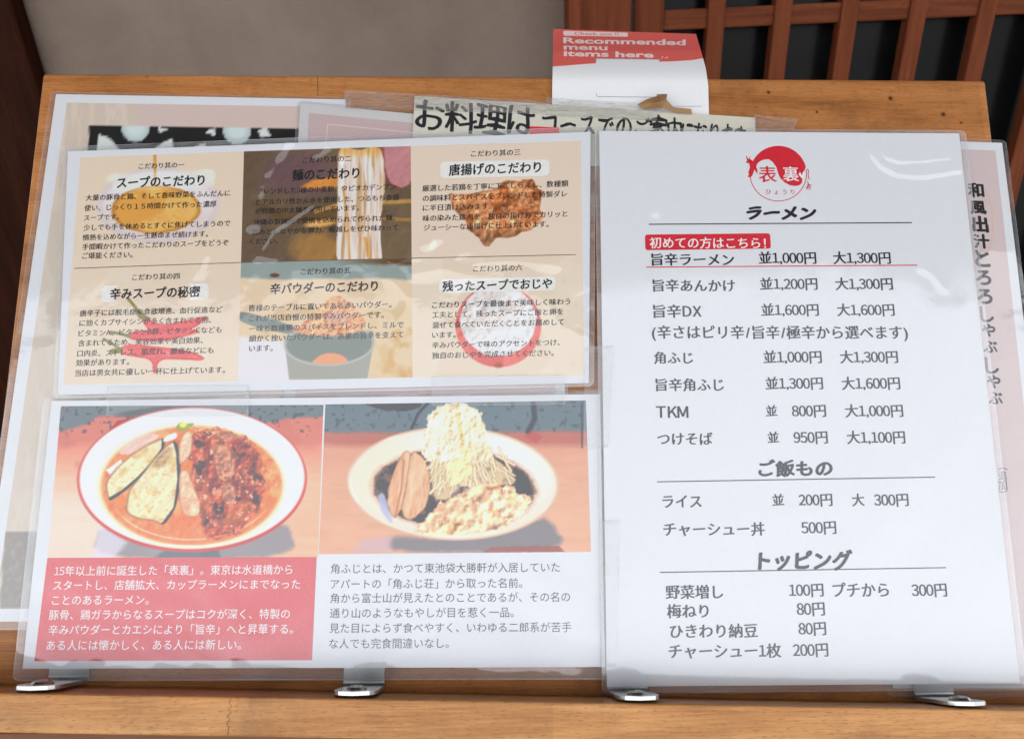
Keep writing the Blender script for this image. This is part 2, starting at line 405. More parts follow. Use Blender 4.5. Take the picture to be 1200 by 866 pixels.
# finger joint in the ledge: a thin zigzag seam
zz = [(271, 818), (268, 824), (272, 826), (267, 832), (271, 834), (266, 840), (270, 842), (265, 848), (268, 851), (267, 861)]
pts = np.array([np.append(bp(x, y, 30.15), 30.15) for x, y in zz])
Vz = []; Fz = []
for i, q in enumerate(pts):
    Vz += [q + (-.13, 0, 0), q + (.13, 0, 0)]
    if i: k = 2 * i; Fz.append((k - 2, k - 1, k + 1, k))
M['seam'] = ink('dark_seam', (0.10, 0.035, 0.01, 1))
spart('finger_joint', Vz, Fz, M['seam'], 0)
for xx, yy0, yy1 in ((372, 89, 113),):
    a0 = np.append(bp(xx, yy0, .12), .12); a1 = np.append(bp(xx + .6, yy1, .12), .12)
    spart('board_seam', [a0 + (-.15, 0, 0), a0 + (.15, 0, 0), a1 + (.15, 0, 0), a1 + (-.15, 0, 0)], [(3, 2, 1, 0)], M['seam'], 0)
# legs under the sloping board, down to the pavement
BRi = BR.T
def w2s(pw): return BRi @ ((np.array(pw) - ORI) * 1000)
for u in (-290, 205):
    for v in (40, 290):
        c = ORI + BR @ (np.array([u, v, -24.0]) * .001)
        V, Fc = box_vf((c[0] - .018, c[1] - .018, 0.001), (c[0] + .018, c[1] + .018, c[2] - .03))
        spart('leg', [w2s(q) for q in V], Fc, M['stand'], 0)

# ------------------------------------------------------------------ L brackets
GB = 'steel brackets holding the sheets on the ledge'
def bracket(uc, label, lean=0.0, wd=20.0, flen=30.0):
    v0 = ledge_top(uc, 0); slope = (ledge_top(uc, 30) - v0) / 30.0
    c = np.array([uc, v0, 0]); root = stand_empty('steel_bracket', c); tag(root, label, 'bracket', GB)
    th = 1.7; prof = []                          # path of the plate in the (w, v) plane, then round tip in the (u, w) plane
    path = [(1.2, 16.0), (1.2, 8.0), (1.25, 4.6)]
    for a in np.linspace(0, 90, 6): path.append((1.2 + 3.4 - 3.4 * math.cos(rad(a)) , 4.6 - 3.4 * math.sin(rad(a)) ))
    for wv in np.linspace(6, flen, 12): path.append((wv, 1.2))
    V = []; n = len(path)
    for k, (wv, vv) in enumerate(path):
        hw = wd / 2
        if wv > flen - hw: q = (wv - (flen - hw)) / hw; hw *= math.sqrt(max(0.0, 1 - q ** 2.6)) + 0.02
        if k < 2: nrm = (1, 0)
        else:
            p0 = path[max(0, k - 1)]; p1 = path[min(n - 1, k + 1)]; t = np.array([p1[0] - p0[0], p1[1] - p0[1]]); t /= np.linalg.norm(t); nrm = (-t[1], t[0])
        for sgn in (-1, 1):
            for lay in (0, th):
                ww = wv + nrm[0] * lay; v2 = vv + nrm[1] * lay
                V.append((sgn * hw + lean * max(0, ww), v2 + slope * max(0, ww), ww))
    Fp = []
    for k in range(n - 1):
        a = 4 * k; b = a + 4
        Fp += [(a + 1, a + 3, b + 3, b + 1), (a + 2, a, b, b + 2), (a, a + 1, b + 1, b), (a + 3, a + 2, b + 2, b + 3)]
    Fp += [(0, 2, 3, 1), (4 * n - 4, 4 * n - 3, 4 * n - 1, 4 * n - 2)]
    pl = mesh_obj('plate', np.array(V) * .001, Fp, M['steel'], root); bevel(pl, .0004, 2)
    # screw: domed pan head with a slot, and a washer hole
    wv = flen - 9; Vs = []; Fs = []; seg = 20
    prof = [(4.6, 0), (4.6, .5), (4.1, 1.2), (2.8, 1.8), (0.9, 2.05)]
    for r, h in prof:
        for k in range(seg):
            a = 2 * math.pi * k / seg
            cut = 0.7 if (abs(r * math.sin(a)) < .7 and h > 1) else 0
            Vs.append((r * math.cos(a) + lean * wv, 1.2 + th + slope * (wv + r * math.sin(a)) + h - cut, wv + r * math.sin(a)))
    for i in range(len(prof) - 1):
        for k in range(seg): Fs.append((i * seg + k, (i + 1) * seg + k, (i + 1) * seg + (k + 1) % seg, i * seg + (k + 1) % seg))
    Fs.append(tuple((len(prof) - 1) * seg + k for k in range(seg))[::-1])
    mesh_obj('screw', np.array(Vs) * .001, Fs, M['screw'], root, smooth=False)
    return root
def ub(x): return float(bp(x, 805, 1.0)[0])
bracket(ub(82), 'steel bracket under the bottom left corner of the bowl photo sheet', -0.05, 19)
bracket(ub(427), 'steel bracket showing its whole upright below the bowl photo sheet', 0, 20)
bracket(ub(734), 'steel bracket under the bottom left corner of the price list', 0.05, 20)
bracket(ub(1091), 'steel bracket under the bottom right of the price list', 0.05, 20)

# ------------------------------------------------------------------ text
_gc = {}
_tc = bpy.data.curves.new('type', 'FONT'); _tc.size = 1; _tc.resolution_u = 3
_to = bpy.data.objects.new('type', _tc); COL.objects.link(_to)
def raw_glyph(ch, off):
    k = (ch, off)
    if k not in _gc:
        _tc.body = ch; _tc.offset = off
        dg = bpy.context.evaluated_depsgraph_get(); dg.update()
        me = bpy.data.meshes.new_from_object(_to.evaluated_get(dg))
        n = len(me.vertices); co = np.empty(n * 3); me.vertices.foreach_get('co', co)
        _gc[k] = (co.reshape(-1, 3)[:, :2].copy(), [tuple(p.vertices) for p in me.polygons])
        bpy.data.meshes.remove(me)
    return _gc[k]

def glyph(ch, off):
    """-> verts in em (origin at the left of the advance, vertical centre at 0), faces, advance"""
    if ch in ' ': return None, None, 0.5
    if ch in '　': return None, None, 1.0
    if ch.isascii() and ch.isalnum():
        co, f = raw_glyph(chr(ord(ch) + 0xFEE0), off)
        adv, sx = (0.5, 0.86) if ch.isdigit() else (0.68, 0.92)
        co = co.copy(); co[:, 0] = (co[:, 0] - .5) * sx + adv / 2
    elif ch.isascii():
        co, f = raw_glyph(ch, off); co = co.copy()
        adv = {',': .25, '(': .38, ')': .38, '/': .42, '!': .35}.get(ch, .5)
        co[:, 0] += adv / 2 - (co[:, 0].min() + co[:, 0].max()) / 2
    else:
        co, f = raw_glyph(ch, off); co = co.copy(); adv = 1.0
    co[:, 1] -= 0.38
    return co, f, adv

def latin(s, off):
    co, f = raw_glyph(s, off); co = co.copy(); co[:, 1] -= 0.35
    return co, f

def shifts(off):
    if off < .004: return [(0, 0)]
    if off < .03: return [(-off, 0), (off, 0), (0, off * .6)]
    return [(off * math.cos(a), off * .8 * math.sin(a)) for a in np.arange(8) * math.pi / 4] + [(0, 0)]

def layout(s, off=0.0, tilt=0.0, jitter=0.0, brush=0.0, seed=1, pitch=0.0):
    """-> verts (x, y in em, level), faces; heavier strokes are several passes of ink, each a hair above the last"""
    rnd = random.Random(seed); V = []; Fc = []; x = 0.0; n = 0
    for ch in s:
        co, f, adv = glyph(ch, 0.0)
        if co is not None:
            co = co.copy()
            if not ch.isascii(): co[:, 1] += tilt * (co[:, 0] - .5)
            if brush:                            # swelling, uneven strokes
                co[:, 0] += brush * np.sin(co[:, 1] * 7 + ord(ch)) * .5
                co[:, 1] += brush * np.sin(co[:, 0] * 8 + ord(ch) * 2)
            if jitter:
                a = rnd.uniform(-1, 1) * jitter; sc = 1 + rnd.uniform(-1, 1) * jitter
                c = co - (.5, 0); co = np.stack([c[:, 0] * math.cos(a) - c[:, 1] * math.sin(a), c[:, 0] * math.sin(a) + c[:, 1] * math.cos(a)], 1) * sc + (.5, rnd.uniform(-1, 1) * jitter * .5)
            for k, (dx, dy) in enumerate(shifts(off)):
                V.append(np.column_stack([co[:, 0] + x + dx, co[:, 1] + dy, np.full(len(co), k)])); Fc += [tuple(i + n for i in p) for p in f]; n += len(co)
        x += adv + pitch
    return np.concatenate(V), Fc

# ------------------------------------------------------------------ sheets
def homog(src, dst):
    A = []
    for (x, y), (X, Y) in zip(src, dst):
        A += [[x, y, 1, 0, 0, 0, -X * x, -X * y, -X], [0, 0, 0, x, y, 1, -Y * x, -Y * y, -Y]]
    return np.linalg.svd(np.array(A))[2][-1].reshape(3, 3)
def happ(H, x, y):
    x = np.asarray(x, float); y = np.asarray(y, float)
    q = H[0, 0] * x + H[0, 1] * y + H[0, 2], H[1, 0] * x + H[1, 1] * y + H[1, 2], H[2, 0] * x + H[2, 1] * y + H[2, 2]
    return q[0] / q[2], q[1] / q[2]

class Sheet:
    """a paper lying on the board: corner pixels TL TR BR BL of the photograph's sheet -> real quad on the plane w"""
    def __init__(s, name, corners, w, label, cat, amp=0.35, seed=0, group=None):
        s.c = corners; s.w = w
        cu = [np.array(bp(x, y, w)) for x, y in corners]
        s.W = (np.linalg.norm(cu[1] - cu[0]) + np.linalg.norm(cu[2] - cu[3])) / 2
        s.H = (np.linalg.norm(cu[3] - cu[0]) + np.linalg.norm(cu[2] - cu[1])) / 2
        s.quad = [(0, 0), (s.W, 0), (s.W, s.H), (0, s.H)]          # local: x right, y DOWN the sheet, mm
        s.h = homog(s.quad, [tuple(q) for q in cu])                # local -> board mm
        s.hp = homog(s.quad, corners)                              # local -> photo px
        s.hi = np.linalg.inv(s.hp)
        s.o = np.append(sum(cu) / 4, w)
        rs = np.random.RandomState(seed); s.am = amp
        s.waves = [(rs.uniform(.012, .075), rs.uniform(0, 6.28), rs.uniform(0, 6.28)) for _ in range(7)]
        s.lift = None
        s.root = stand_empty(name, s.o); tag(s.root, label, cat, group)
    def und(s, u, v):
        z = 0
        for k, a, ph in s.waves: z = z + np.sin(k * (u * math.cos(a) + v * math.sin(a)) + ph) * (.03 / (k + .01)) * .22
        z = s.am * (z + 1)
        if s.lift is not None: z = z + s.lift(u, v)
        return z
    def at(s, u, v, layer): return (np.stack([u, v, s.w + layer + s.und(u, v)], -1) - s.o) * .001
    def px(s, x, y, layer):
        u, v = bp(x, y, s.w); return s.at(u, v, layer)
    def loc(s, x, y, layer):
        u, v = happ(s.h, x, y); return s.at(u, v, layer)
    def quad_px(s, name, quad, layer, material, nx=24, ny=24, paint=None, parent=None, rough=0):
        """bilinear patch between four photo points TL TR BR BL"""
        a, b = np.meshgrid(np.linspace(0, 1, nx), np.linspace(0, 1, ny)); a = a.ravel(); b = b.ravel()
        q = np.array(quad, float)
        x = (1 - b) * ((1 - a) * q[0, 0] + a * q[1, 0]) + b * ((1 - a) * q[3, 0] + a * q[2, 0])
        y = (1 - b) * ((1 - a) * q[0, 1] + a * q[1, 1]) + b * ((1 - a) * q[3, 1] + a * q[2, 1])
        at = None
        if paint: at = {'print': paint(x, y)}
        Fc = [f[::-1] for f in grid_faces(nx, ny)]
        return mesh_obj(name, s.px(x, y, layer), Fc, material, parent or s.root, smooth=True, attrs=at)
    def paper(s, material=None, n=50):
        return s.quad_px('paper', s.c, 0.0, material or M['paper'], n, n)
    def film(s, m, material, rad_mm=3.0, milk=(0.18, 0.26, 0.66), n=60, lift=0.32, creases=()):
        """clear film; m = margins left, top, right, bottom in mm beyond the paper"""
        l, t, r, b = m
        X, Y = np.meshgrid(np.linspace(0, s.W, n), np.linspace(0, s.H, n))
        X, Y = X.ravel(), Y.ravel(); lf = np.full(len(X), lift)
        for pts, hh, sg in creases:                # raised folds in the film, given along photo points
            P = np.array([happ(s.hi, x, y) for x, y in pts], float); d = np.full(len(X), 1e9)
            for p, q in zip(P[:-1], P[1:]):
                e = q - p; tt = np.clip(((X - p[0]) * e[0] + (Y - p[1]) * e[1]) / (e @ e), 0, 1)
                d = np.minimum(d, np.hypot(X - p[0] - e[0] * tt, Y - p[1] - e[1] * tt))
            lf = lf + hh * np.exp(-(d / sg) ** 2) * (.55 + .9 * fbm(X, Y, 9, 300, 2))
        V = [s.loc(X, Y, lf)]; Fc = [f[::-1] for f in grid_faces(n, n)]; mk = [np.zeros(n * n)]
        # sealed rim: rings from the paper's edge out to the rounded outline, the last whitened as a painted edge highlight
        out = []; k = 26; rr = min(rad_mm, max(m) + 2)
        x0, y0, x1, y1 = -l, -t, s.W + r, s.H + b
        def arc(cx, cy, a0):
            return [(cx + rr * math.cos(rad(a)), cy + rr * math.sin(rad(a))) for a in np.linspace(a0, a0 + 90, 7)]
        def side(p, q): return [(p[0] + (q[0] - p[0]) * i / k, p[1] + (q[1] - p[1]) * i / k) for i in range(1, k)]
        out += arc(x0 + rr, y0 + rr, 180) + side((x0 + rr, y0), (x1 - rr, y0)) + arc(x1 - rr, y0 + rr, 270) + side((x1, y0 + rr), (x1, y1 - rr))
        out += arc(x1 - rr, y1 - rr, 0) + side((x1 - rr, y1), (x0 + rr, y1)) + arc(x0 + rr, y1 - rr, 90) + side((x0, y1 - rr), (x0, y0 + rr))
        out = np.array(out); inn = np.stack([np.clip(out[:, 0], 0, s.W), np.clip(out[:, 1], 0, s.H)], 1)
        base = n * n; N = len(out)
        wob = .07 * np.sin(np.arange(N) * .21) + .04 * np.sin(np.arange(N) * .47)
        rings = [(0.0, milk[0], 0), (0.5, milk[1], -.1), (.9, milk[1], -.2), (.95, milk[2], -.22), (1.0, milk[2], -.25)]
        for j, (f, mv, dz) in enumerate(rings):
            p = inn + (out - inn) * f
            V.append(s.loc(p[:, 0], p[:, 1], lift + dz + .05 + (wob * f if j else 0))); mk.append(np.full(N, mv))
            if j:
                a = base + (j - 1) * N; b2 = a + N
                Fc += [(a + i, b2 + i, b2 + (i + 1) % N, a + (i + 1) % N)[::-1] for i in range(N)]
        return mesh_obj('laminate_film', np.concatenate(V), Fc, material, s.root, smooth=True, attrs={'milk': np.concatenate(mk)})
    def text(s, name, st, x0, y, x1, layer=0.1, material=None, off=0.0, aspect=1.0, parent=None, lay=None, shear=0.0, **kw):
        """one printed line: its left end at x0, y and its right end near x1 (photo px), set along the sheet's own axes"""
        V, Fc = lay if lay else layout(st, off, **kw)
        xa, xb = happ(s.hi, np.array([x0, x1]), np.array([y, y]))
        em = (xa[1] - xa[0]) / (V[:, 0].max() - V[:, 0].min())
        lx = xa[0] + (V[:, 0] - V[:, 0].min() + shear * V[:, 1]) * em
        ly = xb[0] - V[:, 1] * em * aspect
        return mesh_obj(name, s.loc(lx, ly, layer + .006 * V[:, 2]), Fc, material or M['black'], parent or s.root)
    def strip_px(s, name, pts, width, layer, material, parent=None, n=30, closed=False):
        """a thin drawn line of constant width (px) through photo points"""
        P = np.array(pts, float)
        if closed: P = np.vstack([P, P[:1]])
        seg = np.r_[0, np.cumsum(np.hypot(*np.diff(P, axis=0).T))]
        t = np.linspace(0, seg[-1], max(n, 2)); x = np.interp(t, seg, P[:, 0]); y = np.interp(t, seg, P[:, 1])
        dx, dy = np.gradient(x), np.gradient(y); l = np.hypot(dx, dy) + 1e-9
        if closed: dx[0] = dx[-1] = (dx[0] + dx[-1]) / 2; dy[0] = dy[-1] = (dy[0] + dy[-1]) / 2
        nx, ny = -dy / l * width / 2, dx / l * width / 2
        V = np.concatenate([s.px(x + nx, y + ny, layer), s.px(x - nx, y - ny, layer)]); k = len(x)
        return mesh_obj(name, V, [(i, i + 1, k + i + 1, k + i) for i in range(k - 1)], material, parent or s.root)
    def poly_px(s, name, pts, layer, material, parent=None):
        P = np.array(pts, float); return mesh_obj(name, s.px(P[:, 0], P[:, 1], layer), [tuple(range(len(P)))[::-1]], material, parent or s.root)

def rrect(quad, r, n=6):
    """rounded outline of a photo-px quad TL TR BR BL"""
    q = np.array(quad, float); P = []
    for i in range(4):
        c = q[i]; a = q[i - 1] - c; b = q[(i + 1) % 4] - c; a /= np.linalg.norm(a); b /= np.linalg.norm(b)
        p0 = c + a * r; p2 = c + b * r
        for t in np.linspace(0, 1, n): P.append((1 - t) ** 2 * p0 + 2 * t * (1 - t) * c + t * t * p2)
    return [tuple(p) for p in P]

# ------------------------------------------------------------------ painting of the printed pictures (ink colours only)
_T = {}
def vnoise(x, y, seed):
    if seed not in _T: _T[seed] = np.random.RandomState(seed).rand(256, 256)
    T = _T[seed]; xi = np.floor(x).astype(int); yi = np.floor(y).astype(int); fx = x - xi; fy = y - yi
    fx = fx * fx * (3 - 2 * fx); fy = fy * fy * (3 - 2 * fy); a, b, c, d = xi & 255, (xi + 1) & 255, yi & 255, (yi + 1) & 255
    return (T[c, a] * (1 - fx) + T[c, b] * fx) * (1 - fy) + (T[d, a] * (1 - fx) + T[d, b] * fx) * fy
def fbm(x, y, size, seed=1, octv=4):
    v = 0; a = 1; tot = 0
    for o in range(octv):
        v = v + a * vnoise(x / size * 2 ** o, y / size * 2 ** o, seed + o); tot += a; a *= .55
    return v / tot
def sstep(v, a, b): t = np.clip((v - a) / (b - a), 0, 1); return t * t * (3 - 2 * t)

class Art:
    def __init__(s, x, y, base):
        s.x, s.y = x, y; s.c = np.tile(np.array(base, float) / 255, (len(x), 1))
    def put(s, m, col, a=1.0):
        col = np.array(col, float) / 255; m = np.clip(m * a, 0, 1)[:, None]; s.c = s.c * (1 - m) + col * m
    def mul(s, f): s.c = np.clip(s.c * (f[:, None] if np.ndim(f) == 1 else f), 0, 1)
    def ell(s, cx, cy, rx, ry, rot=0, rag=0, seed=3):
        dx, dy = s.x - cx, s.y - cy; c, n = math.cos(rad(rot)), math.sin(rad(rot))
        X, Y = dx * c + dy * n, -dx * n + dy * c
        d = (np.sqrt((X / rx) ** 2 + (Y / ry) ** 2) - 1) * min(rx, ry)
        if rag: d = d + (fbm(s.x, s.y, 9, seed) - .5) * rag
        return d
    def poly(s, pts, rag=0, seed=5, size=7):
        P = np.array(pts, float)
        if rag and len(P) > 4:                   # organic outlines: round the corners off
            for _ in range(2):
                Q = np.roll(P, -1, 0); P = np.stack([.78 * P + .22 * Q, .22 * P + .78 * Q], 1).reshape(-1, 2)
        n = len(P); d = np.full(len(s.x), 1e9); ins = np.zeros(len(s.x), bool)
        for i in range(n):
            a, b = P[i], P[(i + 1) % n]; e = b - a; wx, wy = s.x - a[0], s.y - a[1]
            t = np.clip((wx * e[0] + wy * e[1]) / (e @ e + 1e-9), 0, 1)
            d = np.minimum(d, (wx - e[0] * t) ** 2 + (wy - e[1] * t) ** 2)
            c = ((a[1] > s.y) != (b[1] > s.y)) & (s.x < (b[0] - a[0]) * (s.y - a[1]) / ((b[1] - a[1]) if abs(b[1] - a[1]) > 1e-9 else 1e-9) + a[0])
            ins ^= c
        d = np.where(ins, -np.sqrt(d), np.sqrt(d))
        if rag: d = d + (fbm(s.x, s.y, size, seed) - .5) * rag
        return d
    def line(s, pts):
        P = np.array(pts, float); d = np.full(len(s.x), 1e9)
        for a, b in zip(P[:-1], P[1:]):
            e = b - a; t = np.clip(((s.x - a[0]) * e[0] + (s.y - a[1]) * e[1]) / (e @ e + 1e-9), 0, 1)
            d = np.minimum(d, np.hypot(s.x - a[0] - e[0] * t, s.y - a[1] - e[1] * t))
        return d
    def relief(s, m, size, seed, k, octv=4, ax=1.0, ay=1.0, r=.9):
        """tonal texture of crumbly or fibrous food, lit from the upper left of the printed photograph"""
        d = fbm((s.x + r) * ax, (s.y + r) * ay, size, seed, octv) - fbm((s.x - r) * ax, (s.y - r) * ay, size, seed, octv)
        s.c = np.clip(s.c * (1 + np.clip(d * k * .3, -.4, .22) * np.clip(m, 0, 1))[:, None], 0, 1)
    def n(s, size, seed, octv=4): return fbm(s.x, s.y, size, seed, octv)
    def out(s, sheen=0.035, white=0.80):
        """print colour of the ink; the laminate's own gloss is added by the render"""
        c = np.clip((lin(np.clip((s.c - .62) * 1.13 + .61, 0, 1)) - sheen) / white, 0.008, 0.86)
        return np.concatenate([c, np.ones((len(s.x), 1))], 1)
def M1(d, soft=1.2): return np.clip(.5 - d / soft, 0, 1)
def Z(pts, x0, y0, sc): return [(x0 + a / sc, y0 + b / sc) for a, b in pts]

def art_bowl_spicy(x, y):
    A = Art(x, y, (222, 176, 146)); n1 = A.n(60, 11); n2 = A.n(14, 12)
    grain = fbm(x, y * 6, 40, 13)
    A.c *= (0.94 + .12 * grain)[:, None]
    A.put(M1(y - 545, 30), (214, 138, 116), .85)
    A.put(M1(y - 520 + (n1 - .5) * 16, 10), (200, 118, 104), .8)
    A.put(sstep(fbm(x, y, 26, 15), .55, .75) * M1(y - 565, 20), (190, 112, 98), .5)
    A.put(M1(A.poly([(60, 470), (400, 470), (400, 488), (330, 490), (300, 500), (150, 490), (118, 486), (104, 496), (88, 502), (60, 505)], 4), 3), (112, 122, 126))
    A.put(M1(A.poly([(128, 506), (138, 493), (168, 488), (160, 498)], 1), 2), (165, 66, 58))
    A.put(M1(A.ell(180, 482, 40, 4, -6, 2), 3), (40, 44, 50), .8)
    A.put(sstep(A.n(5, 16, 2), .62, .8) * M1(y - 510, 6), (70, 78, 84), .6)
    A.put(M1(y * -1 + 575, 40) * M1(x - 150, 60), (232, 214, 205), .6)
    A.put(M1(A.poly([(108, 655), (118, 612), (160, 630), (300, 630), (338, 608), (350, 655)], 4), 5), (150, 142, 144))
    A.put(M1(A.poly([(108, 655), (118, 612), (150, 635), (132, 655)], 3), 6), (208, 200, 210), .8)
    A.put(M1(A.poly([(178, 655), (200, 640), (255, 640), (260, 655)], 3), 4), (92, 108, 116), .8)
    # bowl
    d = A.ell(225.5, 562, 134.5, 85, -1)
    A.put(M1(d, 1.5), (196, 86, 84))
    d2 = A.ell(225.5, 560.6, 131.5, 82, -1)
    A.put(M1(d2, 2), (236, 229, 219))
    A.put(M1(A.ell(260, 545, 95, 66, 0), 30) * M1(d2, 2), (226, 232, 238), .7)
    A.put(M1(-d2 - 5, 4) * M1(d2, 2) * sstep(y, 560, 620), (244, 226, 205), .6)
    s = A.ell(225, 569, 105, 69, -1)
    A.put(M1(s - 3, 5), (236, 196, 150), .9)
    A.put(M1(s, 3), (222, 130, 80))
    ms = M1(s, 3)
    A.put(ms * sstep(A.n(16, 21), .45, .7), (232, 166, 112), .8)
    A.put(ms * sstep(A.n(7, 22), .6, .75), (206, 104, 76), .6)
    A.put(ms * sstep(y, 590, 632) , (228, 132, 96), .6)
    A.put(ms * M1(np.abs(A.ell(225, 569, 98, 63, -1)) - .6, 1.5) * sstep(y, 585, 620), (246, 222, 190), .8)
    zf = lambda p: Z(p, 70, 440, 3.609)
    A.put(M1(A.poly(zf([(240, 330), (300, 270), (400, 240), (430, 260), (300, 340)]), 3), 3), (232, 196, 190), .8)
    A.put(M1(A.poly(zf([(200, 400), (260, 355), (270, 370), (215, 420)]), 1.5), 2), (240, 238, 235), .9)
    # broth: foam, oil drops
    A.relief(ms, 10, 220, 1.2)
    rs = np.random.RandomState(8)
    for i in range(70):
        a, q = rs.uniform(0, 6.28), rs.uniform(.72, .98); r_ = rs.uniform(.7, 2.2); d = np.hypot(x - 225 - 100 * q * np.cos(a), y - 569 - 65 * q * np.sin(a)) - r_
        A.put(ms * M1(np.abs(d) - .3, 1.0), (246, 206, 160), .45); A.put(ms * M1(d + .6, 1.2), (224, 128, 80), .4)
    # minced meat
    dm = A.poly(zf([(545, 250), (640, 220), (740, 240), (820, 290), (860, 380), (870, 470), (830, 580), (760, 660), (650, 700), (600, 640), (590, 560), (560, 440), (555, 330)]), 12, 25, 8)
    mm = M1(dm, 5); A.put(mm, (168, 86, 68))
    A.put(mm * sstep(A.n(22, 26, 3), .42, .62), (150, 80, 68), .8)
    A.put(mm * sstep(A.n(9, 31, 3), .52, .68), (212, 132, 104), .8)
    A.put(mm * sstep(A.n(13, 38, 3), .56, .7), (66, 46, 50), .85)
    A.relief(mm, 14, 33, 4.2, 3, r=1.4); A.relief(mm, 5, 34, 1.8, 2); A.put(mm * sstep(A.n(26, 35, 2), .56, .66), (206, 122, 84), .55)
    A.put(mm * sstep(A.n(4, 36, 2), .7, .82), (244, 206, 176), .7)
    for pts in ([(650, 300), (690, 288), (722, 318), (748, 400), (722, 445), (680, 442), (655, 370)], [(690, 450), (740, 460), (748, 520), (722, 565), (688, 520)], [(660, 250), (720, 236), (760, 262), (700, 276)]):
        d = A.poly(zf(pts), 3); m_ = M1(d, 3); A.put(m_, (196, 138, 112), .9); A.relief(m_, 8, 39, 3.0); A.put(m_ * sstep(A.n(4, 37, 2), .55, .7), (140, 92, 82), .6)
    # aubergine slices: pale flesh, dark skin on the lower right
    for pts, sk, ln in (([(198, 470), (205, 440), (250, 385), (300, 340), (380, 290), (445, 262), (440, 310), (395, 372), (340, 430), (270, 490), (215, 528), (206, 505)], [(443, 265), (440, 312), (395, 374), (340, 432), (270, 492), (218, 522)], [(230, 470), (420, 290)]),
                    ([(283, 580), (290, 520), (300, 480), (350, 420), (420, 330), (480, 275), (503, 300), (510, 440), (490, 560), (440, 632), (400, 610), (340, 606)], [(488, 270), (503, 330), (508, 440), (492, 560), (440, 630)], [(350, 560), (470, 330)])):
        d = A.poly(zf(pts), .8, 45, 6); A.put(M1(d - 1.2, 4), (150, 96, 66), .6); A.put(M1(d, 1.4), (150, 136, 112)); di = d + 1.0; m_ = M1(di, 2.0)
        A.put(m_, (236, 210, 170)); A.put(m_ * sstep(A.n(12, 46, 3), .48, .66), (206, 176, 116), .75)
        A.relief(m_, 12, 47, 1.2); A.put(m_ * sstep(A.n(4, 49, 2), .64, .8), (186, 152, 104), .45)
        A.put(M1(A.line(zf(ln)) - 2, 5) * m_, (240, 226, 188), .5)
        A.put(M1(A.line(zf(sk)) - 2.4, 1.6) * M1(d - 1, 1.6), (54, 66, 78)); A.put(M1(A.line(zf(sk)) - .5, 1.2) * M1(d, 1.6), (104, 118, 128), .7)
    d = A.poly(zf([(405, 350), (470, 290), (484, 330), (440, 395), (400, 395)]), 1.5); A.put(M1(d, 5), (172, 136, 100), .7); A.relief(M1(d, 5), 6, 48, 1.5)
    # meat slices, onion, leaf
    for pts in ([(503, 375), (505, 280), (530, 235), (565, 235), (560, 330), (525, 372)], [(508, 400), (545, 395), (560, 450), (600, 540), (592, 598), (520, 596), (505, 500)]):
        d = A.poly(zf(pts), 1.8, 52); A.put(M1(d, 1.8), (182, 122, 98)); m_ = M1(d + 1.2, 2.5); A.put(m_, (234, 194, 160)); A.put(m_ * sstep(A.n(9, 53), .48, .68), (216, 158, 126), .8); A.relief(m_, 9, 54, 1.8)
    A.put(M1(A.poly(zf([(436, 282), (450, 255), (495, 238), (500, 262), (470, 275)]), 1), 1.5), (238, 238, 232))
    A.put(M1(A.poly(zf([(490, 225), (510, 195), (545, 205), (570, 200), (560, 222), (520, 235)]), 2, 55, 4), 1.5), (140, 160, 70))
    for i in range(26):
        q = zf([(rs.uniform(560, 660), rs.uniform(215, 255))])[0]; A.put(M1(A.line([q, (q[0] + rs.uniform(-7, 7), q[1] + rs.uniform(-3, 4))]) - .5, 1), (236, 196, 150), .7)
    A.put(M1(A.ell(215, 498, 4, 3), 2), (244, 224, 120))
    A.put(M1(np.abs(A.ell(225.5, 560.6, 128, 79, -1)) - .7, 1.5) * sstep(A.n(40, 58, 2), .4, .6), (250, 246, 240), .7)
    return A.out()

